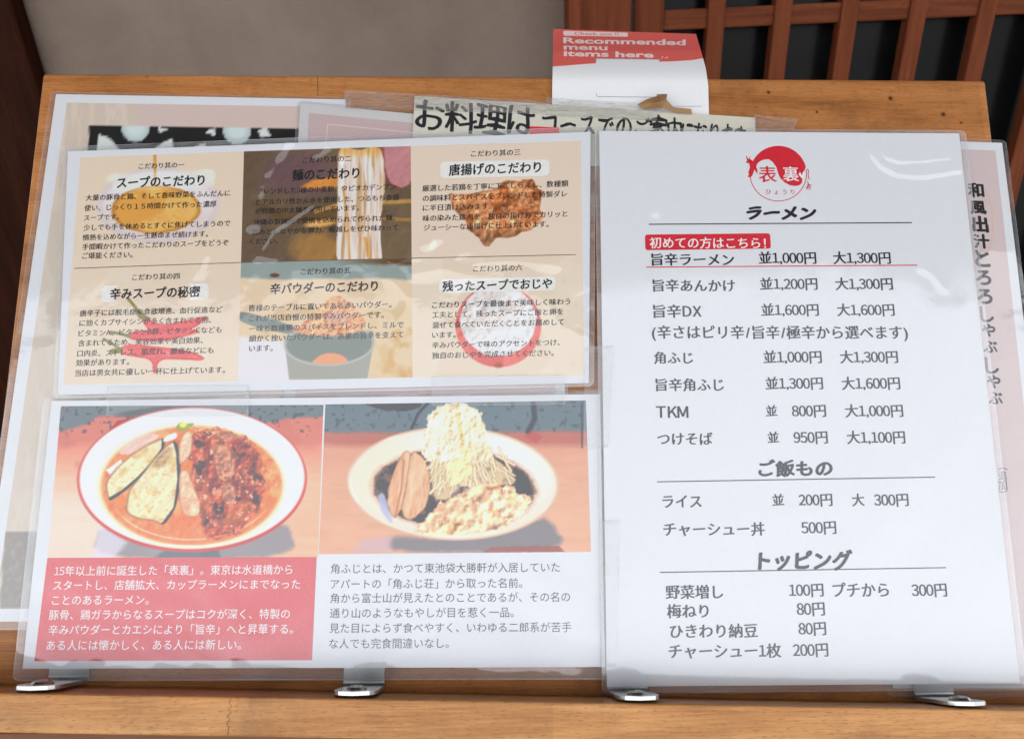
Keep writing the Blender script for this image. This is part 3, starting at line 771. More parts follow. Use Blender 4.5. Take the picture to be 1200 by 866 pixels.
def art_bowl_sprouts(x, y):
    A = Art(x, y, (214, 164, 136)); n1 = A.n(50, 71)
    A.c *= (0.95 + .1 * fbm(x, y * 5, 40, 72))[:, None]
    A.put(M1(y - 545, 40), (206, 146, 122), .7); A.put(M1(y - 522 + (n1 - .5) * 8, 8), (178, 106, 94), .9)
    A.put(M1(y - 506 + (n1 - .5) * 6, 5), (106, 120, 126))
    A.put(sstep(A.n(6, 73, 3), .6, .75) * M1(y - 508, 4), (70, 80, 88), .55)
    zf = lambda p: Z(p, 370, 440, 3.333)
    A.put(M1(A.poly(zf([(150, 100), (420, 100), (400, 130), (330, 145), (250, 130)]), 4), 2), (66, 52, 56))
    A.put(M1(A.line(zf([(440, 105), (400, 150), (375, 205)])) - 1.6, 1.5), (44, 50, 58))
    A.put(M1(A.line(zf([(850, 110), (855, 170), (830, 220)])) - 3, 3), (58, 66, 74), .9)
    A.put(M1(A.poly(zf([(810, 235), (850, 215), (885, 240), (860, 265)]), 2), 3), (180, 84, 76), .8)
    A.put(M1(A.line(zf([(1038, 110), (1040, 280)])) - .8, 1.2), (66, 74, 82), .8)
    A.put(M1(np.abs(x - (377 - (y - 474) * .005 + 3)), .1) * 0, (0, 0, 0))
    # shadow tray below the bowl
    A.put(M1(A.poly(zf([(290, 620), (420, 640), (700, 620), (890, 545), (940, 600), (975, 670), (700, 690), (280, 690)]), 5), 6), (132, 126, 128))
    A.put(M1(A.poly(zf([(650, 690), (690, 668), (950, 664), (975, 690)]), 3), 2), (150, 92, 86), .9)
    A.put(M1(A.poly(zf([(180, 640), (300, 625), (290, 690), (150, 690)]), 4), 8), (196, 168, 172), .8)
    d = A.ell(531, 566.5, 125, 66.5, 1.5); A.put(M1(d, 1.5), (206, 172, 148))
    A.put(M1(d + 2, 2), (232, 208, 188)); di = A.ell(531, 564, 118, 60, 1.5)
    A.put(M1(di, 4), (226, 210, 198)); A.put(M1(A.ell(560, 545, 90, 45), 30) * M1(di, 4), (232, 220, 214), .9)
    A.put(M1(A.ell(450, 555, 46, 40), 30) * M1(di, 4), (236, 214, 186), .6)
    s = A.ell(532, 573, 93, 46, 2, 4); A.put(M1(s - 2, 5), (190, 150, 120), .8); A.put(M1(s, 3), (70, 54, 54))
    A.put(M1(s, 3) * sstep(A.n(8, 75), .5, .7), (128, 104, 98), .8)
    A.put(M1(A.poly(zf([(240, 470), (265, 450), (300, 560), (300, 580), (260, 540)]), 2), 3), (176, 178, 204), .9)
    A.put(M1(A.ell(612, 570, 10, 12, 0, 3), 3), (70, 62, 70))
    # sliced pork
    for k, pts in enumerate(([(275, 480), (300, 380), (345, 290), (375, 300), (360, 420), (330, 540), (300, 560)], [(330, 540), (355, 420), (370, 290), (410, 305), (440, 350), (450, 440), (430, 520), (370, 570)])):
        d = A.poly(zf(pts), 2.5, 77); A.put(M1(d, 2), (176, 122, 90)); m_ = M1(d + 1, 2.5); A.put(m_, (226, 180, 144))
        A.put(m_ * sstep(fbm(x + y * .3, y * .2, 7, 78), .48, .7), (202, 148, 112), .7); A.relief(m_, 16, 79, 1.8, 3, 1.5, .5)
    A.put(M1(A.line(zf([(345, 330), (335, 440), (312, 550)])) - 1.1, 2), (172, 114, 76), .8)
    # bean sprouts
    dd = A.poly(zf([(440, 330), (520, 300), (640, 310), (700, 320), (780, 400), (770, 430), (620, 430), (560, 470), (500, 490), (460, 480)]), 4); m_ = M1(dd, 3); A.put(m_, (206, 180, 144)); A.put(m_ * sstep(A.n(9, 80), .5, .7), (150, 122, 100), .7)
    rs = np.random.RandomState(4)
    for i in range(90):
        cx, cy = rs.uniform(445, 760), rs.uniform(315, 455)
        if cy > 478 - (cx - 445) * .2: continue
        a = math.atan2(140, (cx - 560) * .8) + rs.uniform(-.5, .5); l = rs.uniform(16, 40); wd = rs.uniform(.7, 1.5)
        q = zf([(cx - math.cos(a) * l, cy - math.sin(a) * l), (cx + rs.uniform(-5, 5), cy), (cx + math.cos(a) * l, cy + math.sin(a) * l)])
        dl = A.line(q); A.put(M1(dl - wd - .7, 1.6), (150, 118, 90), .4); A.put(M1(dl - wd, 1.4), (224 + rs.randint(18), 202 + rs.randint(18), 160 + rs.randint(26)), .9); A.put(M1(dl - .2, 1), (246, 234, 208), .5)
    d = A.poly(zf([(505, 335), (560, 320), (605, 330), (612, 380), (560, 420), (525, 440), (510, 400)]), 3); A.put(M1(d, 2), (232, 217, 166)); A.relief(M1(d, 2), 10, 84, 2.0)
    d = A.poly(zf([(520, 475), (570, 430), (604, 436), (590, 470), (550, 490)]), 2); A.put(M1(d, 2), (126, 108, 104)); A.relief(M1(d, 2), 5, 85, 3.0, 3, 1.5, .6)
    # grated mound
    dg = A.poly(zf([(425, 270), (428, 200), (445, 150), (490, 115), (540, 105), (590, 108), (640, 140), (658, 185), (656, 240), (690, 290), (690, 325), (640, 335), (600, 340), (560, 325), (500, 335), (440, 335), (415, 305)]), 7, 81, 5)
    mg = M1(dg, 2); A.put(mg, (242, 221, 190)); A.put(mg * sstep(A.n(16, 82), .45, .65), (230, 206, 166), .7)
    A.put(mg * M1(A.line(zf([(550, 120), (565, 220), (590, 330)])) - 2, 4), (206, 178, 104), .7); A.put(mg * sstep(x, 556, 580), (222, 198, 150), .5)
    A.relief(mg, 6, 83, 1.8, 3, 1.3, .9); A.relief(mg, 24, 87, 3.4)
    for i in range(60):
        q = zf([(rs.uniform(430, 650), rs.uniform(115, 315))])[0]; a = rs.uniform(0, 3.14); A.put(mg * M1(A.line([q, (q[0] + 5 * math.cos(a), q[1] + 4 * math.sin(a))]) - .4, 1.1), (250, 242, 222), .6)
    # crunchy bits
    dc = A.poly(zf([(378, 606), (430, 560), (470, 505), (550, 470), (590, 455), (625, 420), (700, 425), (770, 430), (790, 465), (850, 470), (820, 530), (760, 585), (640, 610), (520, 622), (430, 622)]), 9, 91, 6)
    mc = M1(dc, 2.5); A.put(mc, (240, 188, 148)); A.put(mc * sstep(A.n(15, 92, 3), .5, .62), (244, 214, 176), .8); A.put(mc * sstep(A.n(12, 95, 3), .54, .7), (206, 146, 104), .8)
    A.relief(mc, 17, 93, 5.0, 3, r=1.6); A.relief(mc, 7, 94, 1.6, 2); A.put(mc * sstep(A.n(4, 97, 2), .7, .82), (252, 236, 212), .6)
    A.put(M1(np.abs(A.ell(531, 565, 121, 63, 1.5)) - .8, 2) * sstep(A.n(40, 98, 2), .4, .6), (246, 232, 216), .7)
    return A.out()

CREAM = (211, 194, 174); TAN = (211, 194, 177); CREAM2 = (214, 198, 179)
def art_soup(x, y):
    A = Art(x, y, CREAM)
    A.put(M1(A.ell(241, 206, 10, 7), 5), (236, 226, 210), .6); A.put(M1(A.ell(134, 210, 8, 6), 5), (236, 226, 210), .6)
    d = A.ell(186, 241, 72, 45, -2); A.put(M1(d, 2), (204, 192, 190)); A.put(M1(d + 5, 3), (214, 204, 202))
    A.put(M1(A.ell(186, 262, 66, 24), 14) * M1(d, 2), (196, 180, 172), .5)
    s = A.ell(183, 246, 52, 28, -2, 1.5); A.put(M1(s, 1.5), (176, 128, 66)); A.put(M1(s + 2, 3), (206, 154, 84))
    A.put(M1(s + 2, 3) * sstep(A.n(22, 101), .5, .7), (224, 182, 116), .7)
    A.put(M1(A.poly([(179.5, 170), (184, 170), (183, 222), (181, 222)]), 1.5), (196, 150, 82)); A.put(M1(A.ell(182, 226, 9, 5), 4), (220, 176, 104))
    A.put(M1(A.poly(rrect([(133, 205), (252, 199), (252, 219), (133, 225)], 6)), 4), (240, 230, 216), .35)
    return A.out(.012, .78)
def art_noodles(x, y):
    A = Art(x, y, (108, 92, 76)); A.put(sstep(A.n(50, 111), .45, .7), (122, 104, 82), .8)
    A.put(M1(A.ell(352, 205, 46, 26, 0, 6), 14), (112, 90, 92), .9); A.put(M1(A.poly([(350, 222), (365, 212), (400, 206), (400, 220)], 2), 3), (196, 136, 76))
    A.put(M1(A.poly([(285, 232), (340, 252), (395, 240), (400, 252), (380, 260), (330, 262)], 6), 8), (104, 84, 60))
    A.put(M1(A.ell(372, 292, 30, 20, 0, 8), 12), (166, 126, 76), .8)
    A.put(M1(A.line([(370, 248), (400, 240), (484, 236)]) - 2.4, 2), (176, 138, 84)); A.put(M1(A.line([(374, 266), (410, 256), (484, 258)]) - 2, 2), (162, 124, 74))
    A.put(M1(A.ell(375, 262, 16, 4, -10, 3), 3), (226, 178, 108), .8)
    A.put(M1(A.poly([(430, 168), (450, 164), (452, 200), (440, 182)], 2), 2), (150, 92, 84))
    A.put(M1(A.poly([(449, 165), (484, 162), (484, 214), (470, 222), (458, 216), (452, 204)], 1), 2), (184, 132, 134)); A.put(M1(A.line([(450, 200), (456, 216), (470, 222)]) - 1, 2), (130, 74, 70))
    d = A.poly([(396, 180), (402, 172), (420, 178), (438, 172), (449, 178), (452, 215), (447, 250), (446, 285), (450, 322), (393, 322), (396, 250)], 2, 115, 5)
    m = M1(d, 1.5); A.put(m, (214, 196, 186)); st = fbm(x * 2.2, y * .12, 9, 117, 3); A.put(m * sstep(st, .56, .7), (186, 152, 112), .8); A.put(m * sstep(1 - st, .6, .72), (232, 220, 214), .8)
    A.put(m * sstep(-y, -190, -174), (210, 160, 88), .9); A.put(m * M1(A.line([(410, 305), (408, 262), (402, 220)]) - 1.5, 2), (190, 140, 78), .8); A.put(m * M1(A.line([(432, 300), (428, 280)]) - 2.5, 2), (198, 150, 84), .8)
    A.relief(m, 6, 119, 1.0, 3, 1.8, .15); A.relief(1 - m, 26, 119, 1.4); return A.out(.012, .78)
def art_chicken(x, y):
    A = Art(x, y, TAN); zf = lambda p: Z(p, 480, 160, 5.41)
    d = A.poly(zf([(248, 362), (330, 368), (400, 362), (480, 350), (560, 330), (600, 285), (640, 275), (690, 292), (730, 275), (780, 278), (800, 320), (840, 345), (838, 400), (818, 450), (850, 505), (830, 550), (770, 590), (700, 612), (630, 652), (560, 640), (530, 672), (500, 702), (455, 692), (440, 640), (370, 590), (350, 520), (285, 485), (262, 420)]), 4, 121, 6)
    m = M1(d, 1.5); A.put(m, (196, 136, 96)); A.put(m * sstep(A.n(16, 122), .45, .65), (170, 104, 66)); A.put(m * sstep(A.n(8, 124), .55, .7), (216, 160, 116)); A.put(m * sstep(A.n(4, 126, 2), .62, .78), (228, 184, 146), .8)
    A.put(m * M1(-d - 3, 5) , (140, 98, 70), .45); A.put(m * M1(A.line(zf([(420, 360), (560, 440), (690, 400)])) - 2, 4), (136, 88, 60), .7); A.put(m * sstep(y, 262, 285), (130, 98, 78), .6)
    A.relief(m, 15, 125, 4.2, 3, r=1.5); A.relief(m, 6, 127, 1.2, 2)
    A.put(M1(A.poly(zf([(110, 720), (150, 650), (180, 690), (150, 720)]), 2), 2), (240, 228, 205), .6)
    return A.out(.015, .78)
def art_chilli(x, y):
    A = Art(x, y, CREAM2); zf = lambda p: Z(p, 70, 290, 4.813)
    A.put(sstep(A.n(70, 131), .5, .6), (218, 204, 186), .5)
    for pts in ([(460, 400), (490, 378), (522, 422), (600, 438), (700, 415), (832, 386), (836, 396), (760, 460), (640, 490), (560, 500), (500, 470)],
                [(388, 490), (430, 470), (520, 468), (800, 462), (770, 488), (640, 520), (540, 532), (400, 524)],
                [(338, 575), (360, 555), (420, 545), (560, 562), (720, 580), (800, 610), (822, 628), (800, 640), (690, 632), (560, 632), (545, 712), (527, 712), (524, 632), (400, 615), (346, 602)]):
        d = A.poly(zf(pts), .8); A.put(M1(d, 1.5), (206, 84, 84)); A.put(M1(d + 1.6, 2), (218, 106, 104)); A.put(M1(d + 2.5, 3) * sstep(A.n(9, 133), .55, .7), (232, 142, 136), .7); A.relief(M1(d, 1.5), 14, 134, 1.6, 3, .6, 1.6)
    for pts, wd in (([(388, 290), (430, 340), (452, 380)], 1.6), ([(440, 360), (462, 392)], 3.2), ([(470, 380), (490, 405)], 2.4), ([(250, 518), (300, 545), (340, 572)], 1.5), ([(290, 480), (350, 488), (395, 504)], 1.8), ([(300, 588), (345, 580)], 3)):
        A.put(M1(A.line(zf(pts)) - wd, 1.5), (134, 132, 84))
    return A.out(.03, .8)
def art_powder(x, y):
    A = Art(x, y, (212, 190, 158)); zf = lambda p: Z(p, 270, 290, 4.813)
    A.put(sstep(x, 425, 470) * sstep(A.n(30, 141), .35, .6), (200, 158, 98), .9); A.put(sstep(-y, -372, -350), (216, 196, 170))
    A.put(M1(A.poly([(275, 440), (276, 392), (300, 398), (340, 400), (342, 460), (275, 460)], 3), 6), (212, 208, 210))
    A.put(M1(y - 327 + (A.n(30, 143) - .5) * 5, 3), (150, 160, 156)); A.put(M1(y - 311 + (A.n(40, 144) - .5) * 8, 4) * sstep(x, 380, 470), (112, 92, 70))
    A.put(M1(A.ell(322, 323, 5.5, 2.4), 1.5), (120, 90, 74))
    A.put(M1(A.poly(zf([(45, 362), (120, 372), (250, 412), (350, 440), (380, 480), (330, 490), (220, 470), (50, 420)]), 1), 1.5), (136, 142, 138))
    A.put(M1(A.poly(zf([(303, 505), (800, 470), (812, 520), (772, 745), (332, 745)]), 0), 1.5), (160, 158, 148))
    A.put(M1(A.ell(386, 404, 53, 25, -2), 1.5), (176, 178, 170)); A.put(M1(A.ell(386, 403.5, 50.5, 23, -2), 1.5), (132, 138, 132))
    A.put(M1(A.poly(zf([(450, 655), (500, 610), (560, 595), (630, 605), (672, 645), (600, 662)]), 1.5), 1.5), (224, 156, 120))
    d = A.poly(zf([(340, 470), (400, 440), (450, 390), (520, 320), (570, 280), (620, 272), (690, 320), (740, 380), (772, 440), (740, 470), (640, 500), (520, 500), (420, 490)]), 2.5, 147, 4)
    A.put(M1(d, 2), (232, 172, 134)); A.put(M1(d, 2) * sstep(A.n(4, 148, 3), .5, .7), (216, 142, 106), .8); A.relief(M1(d, 2), 5, 149, 2.2, 3); A.put(M1(A.ell(395, 372, 14, 7, 0, 4), 5), (176, 150, 150), .5)
    return A.out(.04, .8)
def art_rice(x, y):
    A = Art(x, y, CREAM2); A.put(sstep(A.n(55, 151), .48, .55), (219, 206, 188), .6)
    d = A.ell(584, 382, 50, 48.5); A.put(M1(d, 1.5), (206, 104, 98)); A.put(M1(d, 1.5) * sstep(A.n(30, 152), .45, .65), (222, 132, 122), .7)
    r = A.ell(584, 376, 44.5, 41.5, 0, 3); A.put(M1(r, 2), (226, 222, 220)); m = M1(r, 2); A.put(m * sstep(A.n(5, 153, 3), .52, .68), (208, 202, 200), .8); A.put(m * sstep(A.n(40, 155), .5, .7), (206, 190, 180), .6); A.relief(m, 5, 156, 1.0, 3); A.relief(m, 22, 157, .8)
    A.put(M1(A.ell(584, 428, 5, 3, 0, 2), 2), (160, 84, 60), .8)
    return A.out(.035, .8)
def art_poster(x, y):
    A = Art(x, y, (196, 182, 168)); A.put(sstep(fbm(x * 1.5, y * .3, 10, 161), .5, .62), (210, 198, 186), .45)
    A.put(M1(161 - x, 1), (198, 179, 172)); d = A.poly([(105, 148), (362, 152), (364, 330), (96, 330)])
    A.put(M1(d, 1.2), (40, 40, 42)); A.put(M1(d, 1.2) * sstep(A.n(10, 163), .5, .75), (62, 62, 62), .8); md = M1(d, 1.2)
    for cx, cy in ((159, 150), (278, 153)):
        e = A.ell(cx, cy, 16.5, 17); A.put(md * M1(e, 1.2), (176, 188, 186)); A.put(md * M1(e + 5, 7), (196, 206, 204))
    for pts in ([(116, 158), (128, 162), (142, 178), (114, 178)], [(180, 176), (190, 168), (203, 162), (203, 178)], [(186, 149), (198, 153), (187, 156)], [(240, 155), (252, 150), (252, 160)], [(302, 153), (312, 150), (318, 160), (306, 162)], [(228, 172), (240, 168), (246, 178), (228, 178)]):
        A.put(md * M1(A.poly(pts), 1), (202, 206, 202))
    lw = A.poly([(6, 622), (60, 622), (60, 713), (0, 713)]); A.put(M1(lw, 1.2) * M1(622 - y, 1.2), (112, 106, 104)); A.put(M1(lw, 1.2) * sstep(A.n(4, 165, 2), .6, .75), (140, 134, 130), .6)
    A.put(sstep(y, 200, 330), (192, 186, 174), .4)
    return A.out(.02, .78)

# ------------------------------------------------------------------ sheets, back to front
# big poster at the back left
s = Sheet('laminated_poster', [(66, 111), (405, 117), (430, 728), (-22, 728)], 0.5, 'tall laminated poster with dark patterned picture, lying behind the cream information sheet', 'poster', .25, 1)
s.paper(); s.quad_px('printed_picture', [(79, 121), (396, 126), (404, 713), (-6, 713)], .04, M['print'], 150, 240, art_poster)
s.film((3.2, 1.6, 3, 3.2), M['film3'], milk=(.1, .16, .4))
# pale pink sheet next to it
s = Sheet('pink_sheet', [(352, 121), (668, 152), (660, 520), (330, 520)], 1.6, 'pale pink laminated sheet with white border, tucked behind the handwritten strip', 'paper', .2, 2)
s.paper(paper_mat('greyish_paper', (0.66, 0.64, 0.64, 1))); s.quad_px('pink_panel', [(362, 133), (656, 161), (650, 512), (344, 512)], .04, M['pinkpaper'])
s.strip_px('outline', [(384, 146), (484, 156)], .8, .06, M['pinkwhite']); s.strip_px('outline', [(384, 146), (382, 170)], .8, .06, M['pinkwhite'])
s.film((1.6, 1.2, 2, 2), M['film'], milk=(.1, .16, .4))
# right hand pink sheet with upright writing
s = Sheet('upright_text_sheet', [(1022, 163), (1174, 168), (1252, 806), (1046, 806)], 1.0, 'pale pink laminated sheet with upright black writing, half hidden behind the price list', 'menu sheet', .3, 3)
s.paper(); s.quad_px('pink_panel', [(1030, 172), (1166, 177), (1236, 798), (1056, 798)], .04, M['peach'])
s.strip_px('ring', [(1150 + 13 * math.cos(a), 262 + 38 * math.sin(a)) for a in np.linspace(-1.5, 1.5, 24)], .9, .06, M['orange'], n=24)
for ch, cx, cy, sz in (('和', 1140, 223, 19), ('風', 1142.5, 243, 19), ('出', 1145, 263, 19), ('汁', 1146.5, 283, 19), ('と', 1147.5, 303, 18), ('ろ', 1149, 325, 18), ('ろ', 1150.5, 347, 18), ('し', 1153, 368, 16), ('ゃ', 1155, 385, 16), ('ぶ', 1157, 406, 17), ('し', 1159, 428, 16), ('ゃ', 1161, 445, 16), ('ぶ', 1163, 466, 17)):
    cx += 3; s.text('lettering', ch, cx - sz / 2, cy, cx + sz / 2, off=.045 if cy < 360 else .03, aspect=1.0)
for ch, cy in (('追', 557), ('加', 568)): s.text('small_lettering', ch, 1169, cy, 1179.5)
for cy, sg in ((548, 1), (577, -1)): s.strip_px('bracket_mark', [(1169, cy + 2.2 * sg), (1174.5, cy), (1180, cy + 2.2 * sg)], .9, .1, M['black'], n=8)
s.film((3, 2.0, 2.6, 3.2), M['film3'], milk=(.1, .16, .4))

# folded flyer hanging over the top edge
def flyer():
    c = np.append(bp(735, 120, 2), 2.0); root = stand_empty('folded_flyer', c)
    tag(root, 'folded white flyer with red top standing up behind the handwritten strip', 'flyer')
    def wz(y): return 2.0 - 17.0 * sstep(np.asarray(y, float) * -1, -96, -30) - np.maximum(0, 60 - np.asarray(y, float)) * .22
    xr = lambda y: np.interp(y, [35, 40, 50, 62, 80, 100, 140], [814, 815.5, 818.5, 822, 827, 830, 831]); xlf = lambda y: np.interp(y, [34, 140], [648.5, 646.5])
    def P(x, y, lay=0.0):
        x = np.asarray(x, float); y = np.asarray(y, float); wv = wz(y) + lay
        u, v = bp(x, y, wv); return (np.stack([u, v, wv], -1) - c) * .001
    def patch(name, top, bot, material, lay, nx=30, ny=40, x0=xlf, x1=xr):
        a, b = np.meshgrid(np.linspace(0, 1, nx), np.linspace(0, 1, ny)); a = a.ravel(); b = b.ravel()
        xm = 648 + a * 170; y = top(xm) * (1 - b) + bot(xm) * b; x = x0(y) * (1 - a) + x1(y) * a
        return mesh_obj(name, P(x, y, lay), [f[::-1] for f in grid_faces(nx, ny)], material, root, smooth=True)
    topl = lambda x: 34.5 + (x - 648) * .034
    patch('paper', topl, lambda x: 142 + 0 * x, M['cardwhite'], 0)
    patch('red_panel', lambda x: topl(x) + .01, lambda x: np.interp(x, [648, 690, 740, 780, 805, 822], [78.5, 75, 73, 72.5, 71, 68]), M['redcard'], .06)
    def poly(name, pts, material, lay): Q = np.array(pts, float); return mesh_obj(name, P(Q[:, 0], Q[:, 1], lay), [tuple(range(len(Q)))[::-1]], material, root)
    def txt(name, st, x0, y, x1, h, material, off):
        co, f = latin(st, off); w_ = co[:, 0].max() - co[:, 0].min(); X = x0 + (co[:, 0] - co[:, 0].min()) / w_ * (x1 - x0)
        Y = y + (X - x0) * .018 - co[:, 1] * h; return mesh_obj(name, P(X, Y, .2), f, material, root)
    poly('pill_badge', rrect([(660, 36.6), (736, 38.8), (736, 43.6), (660, 42.2)], 2.4), M['pinkwhite'], .12)
    txt('lettering', 'Check out !!', 673, 39.6, 725, 4.6, M['redcard'], .01)
    txt('lettering', 'Recommended', 660, 47.6, 803.5, 9.2, M['pinkwhite'], .03); txt('lettering', 'menu', 660.5, 55.2, 712, 9.0, M['pinkwhite'], .03); txt('lettering', 'items here', 660.5, 62.8, 766, 9.0, M['pinkwhite'], .03)
    box = rrect([(698.3, 69), (773, 70), (777, 114.5), (699, 113.5)], 3)
    a, b = np.meshgrid(np.linspace(0, 1, 20), np.linspace(0, 1, 30)); a = a.ravel(); b = b.ravel()
    mesh_obj('white_box', P((698.3 + .7 * b) * (1 - a) + (773 + 4 * b) * a, (69 + 44.5 * b) * (1 - a) + (70 + 44.5 * b) * a, .12), [f[::-1] for f in grid_faces(20, 30)], M['cardwhite'], root)
    def line(name, pts, wd, material, lay):
        Q = np.array(pts, float); n = len(Q); dx, dy = np.gradient(Q[:, 0]), np.gradient(Q[:, 1]); l = np.hypot(dx, dy) + 1e-9; nx, ny = -dy / l * wd / 2, dx / l * wd / 2
        V = np.concatenate([P(Q[:, 0] + nx, Q[:, 1] + ny, lay), P(Q[:, 0] - nx, Q[:, 1] - ny, lay)]); mesh_obj(name, V, [(i, i + 1, n + i + 1, n + i) for i in range(n - 1)], material, root)
    line('outline', box + box[:1], .7, M['grey'], .2); line('outline', [(785, 125), (800, 125), (822, 125)], .6, M['grey'], .15)
    for q in ([(775, 69), (777, 66.5)], [(779, 68.5), (783, 67.5)]): line('spark_mark', [q[0], ((q[0][0] + q[1][0]) / 2, (q[0][1] + q[1][1]) / 2), q[1]], .9, M['pinkwhite'], .2)
flyer()

# handwritten strip
s = Sheet('handwritten_strip', [(486, 113), (885, 138.5), (886, 200), (482, 190)], 2.9, 'cream paper strip with thick handwritten black brush writing above the price list', 'paper strip', .25, 4)
s.paper(M['cream'], 40)
s.text('handwriting', 'お料理は、', 486.5, 134.5, 640, .12, M['black'], .022, 1.18, jitter=.10, brush=.035, seed=3, pitch=-.04)
s.text('handwriting', 'コースでのご案内', 634, 145.5, 800, .12, M['black'], .026, 1.5, jitter=.10, brush=.045, seed=9, pitch=-.06)
s.text('handwriting', 'になります', 798, 156.5, 874, .12, M['black'], .028, 1.7, jitter=.12, brush=.05, seed=5, pitch=-.06)
c = s.o
# scrap of kraft paper stuck on its upper edge
def scrap():
    c = np.append(bp(782, 124, 5), 5.0); root = stand_empty('kraft_scrap', c); tag(root, 'crumpled brown scrap of kraft paper stuck to the top of the handwritten strip', 'paper scrap')
    pts = [(747, 123, 4.2), (757, 117, 6.5), (770, 113, 7.5), (769, 111, 9), (782, 110.5, 8), (781, 117, 9.5), (789, 126, 6.5), (810, 128, 5.5), (811, 134, 4.6), (795, 132.5, 5), (786, 130, 6), (776, 127, 8.2), (766, 127.5, 6), (754, 128, 4.6), (775, 119, 11.5), (766, 121, 9.0)]
    V = [(np.append(bp(x, y, w_), w_) - c) * .001 for x, y, w_ in pts]
    Fc = [(0, 1, 15), (1, 2, 15), (2, 14, 15), (2, 3, 14), (3, 4, 14), (4, 5, 14), (5, 6, 11), (5, 11, 14), (6, 7, 9), (7, 8, 9), (6, 9, 10), (6, 10, 11), (11, 12, 15), (11, 15, 14), (12, 13, 15), (13, 0, 15)]
    o = mesh_obj('crumpled_paper', V, [f[::-1] for f in Fc], M['kraft'], root); sd_ = o.modifiers.new('thickness', 'SOLIDIFY'); sd_.thickness = .0002
scrap()
# red card corner
s = Sheet('red_card', [(621, 148.5), (655, 150), (655, 180), (621, 180)], 3.6, 'tiny bright red card edge peeping out between the two front sheets', 'card', .05, 5)
s.paper(M['red'], 6)

# lower left sheet: two bowl photographs
s = S2 = Sheet('photo_menu_sheet', [(61, 470), (703, 462), (709, 781), (27, 783)], 4.3, 'white laminated sheet with two ramen bowl photographs and a red text box', 'menu sheet', .38, 6)
s.paper()
s.quad_px('bowl_photo', [(72, 476), (379.3, 474.5), (373, 652.5), (57, 653.5)], .04, M['print'], 400, 230, art_bowl_spicy)
tag(s.root.children[-1], 'photo of red spicy ramen with aubergine')
s.quad_px('bowl_photo', [(381.6, 474), (686.5, 469.4), (692.5, 646.4), (373.8, 649)], .04, M['print'], 400, 230, art_bowl_sprouts)
bx = s.quad_px('red_text_box', [(56.5, 653.3), (371.5, 652.3), (366, 773), (41, 774)], .045, M['redbox'])
for st, x0, y, x1 in (('15年以上前に誕生した「表裏」。東京は水道橋から', 65, 668.6, 343), ('スタートし、店舗拡大、カップラーメンにまでなった', 63.5, 685.5, 352), ('ことのあるラーメン。', 62, 702.8, 175), ('豚骨、鶏ガラからなるスープはコクが深く、特製の', 58.5, 720, 340), ('辛みパウダーとカエシにより「旨辛」へと昇華する。', 58, 737.5, 344), ('ある人には懐かしく、ある人には新しい。', 55.5, 755.5, 283)):
    s.text('body_text', st, x0, y, x1, material=M['white'], off=.004, parent=bx)
for st, x0, y, x1 in (('角ふじとは、かつて東池袋大勝軒が入居していた', 388, 666, 656), ('アパートの「角ふじ荘」から取った名前。', 388, 684, 612), ('角から富士山が見えたとのことであるが、その名の', 387.5, 700.5, 668), ('通り山のようなもやしが目を惹く一品。', 387, 718, 602), ('見た目によらず食べやすく、いわゆる二郎系が苦手', 386.5, 735.5, 669.5), ('な人でも完食間違いなし。', 386, 753.5, 526)):
    s.text('body_text', st, x0, y, x1, material=M['soft'], off=.0)
s.film((4.2, 2.2, 2.2, 5.6), M['film3'])

# upper left sheet: six panels
s = S1 = Sheet('information_sheet', [(80, 178), (692, 155), (690, 449), (68, 463)], 5.2, 'laminated information sheet divided into six cream and brown picture panels', 'information sheet', .38, 7)
s.paper()
topx = lambda x: np.interp(x, [95, 286, 481.5, 680.5], [185, 178, 172, 165.6])
botx = lambda x: np.interp(x, [74.6, 279, 483.6, 684.5], [451, 447, 442.3, 440])
mid = lambda x: np.interp(x, [84.5, 282.6, 482.5, 682.4], [315, 308, 303, 298.7])
XT, XM, XB = [95, 286, 481.5, 680.5], [84.5, 282.6, 482.5, 682.4], [74.6, 279, 483.6, 684.5]
arts = [[art_soup, art_noodles, art_chicken], [art_chilli, art_powder, art_rice]]
heads = [[('こだわり其の一', 163, 195.5, 216, 'スープのこだわり', 137.5, 215, 240), ('こだわり其の二', 355, 188.5, 412, '麺のこだわり', 342.5, 206, 421.5), ('こだわり其の三', 552, 181, 610, '唐揚げのこだわり', 526, 200, 634)],
         [('こだわり其の四', 155.5, 325.5, 211, '辛みスープの秘密', 129.5, 345, 235), ('こだわり其の五', 352.5, 319, 411, '辛パウダーのこだわり', 317, 339, 443), ('こだわり其の六', 554.5, 315.5, 612, '残ったスープでおじや', 518.5, 336, 647)]]
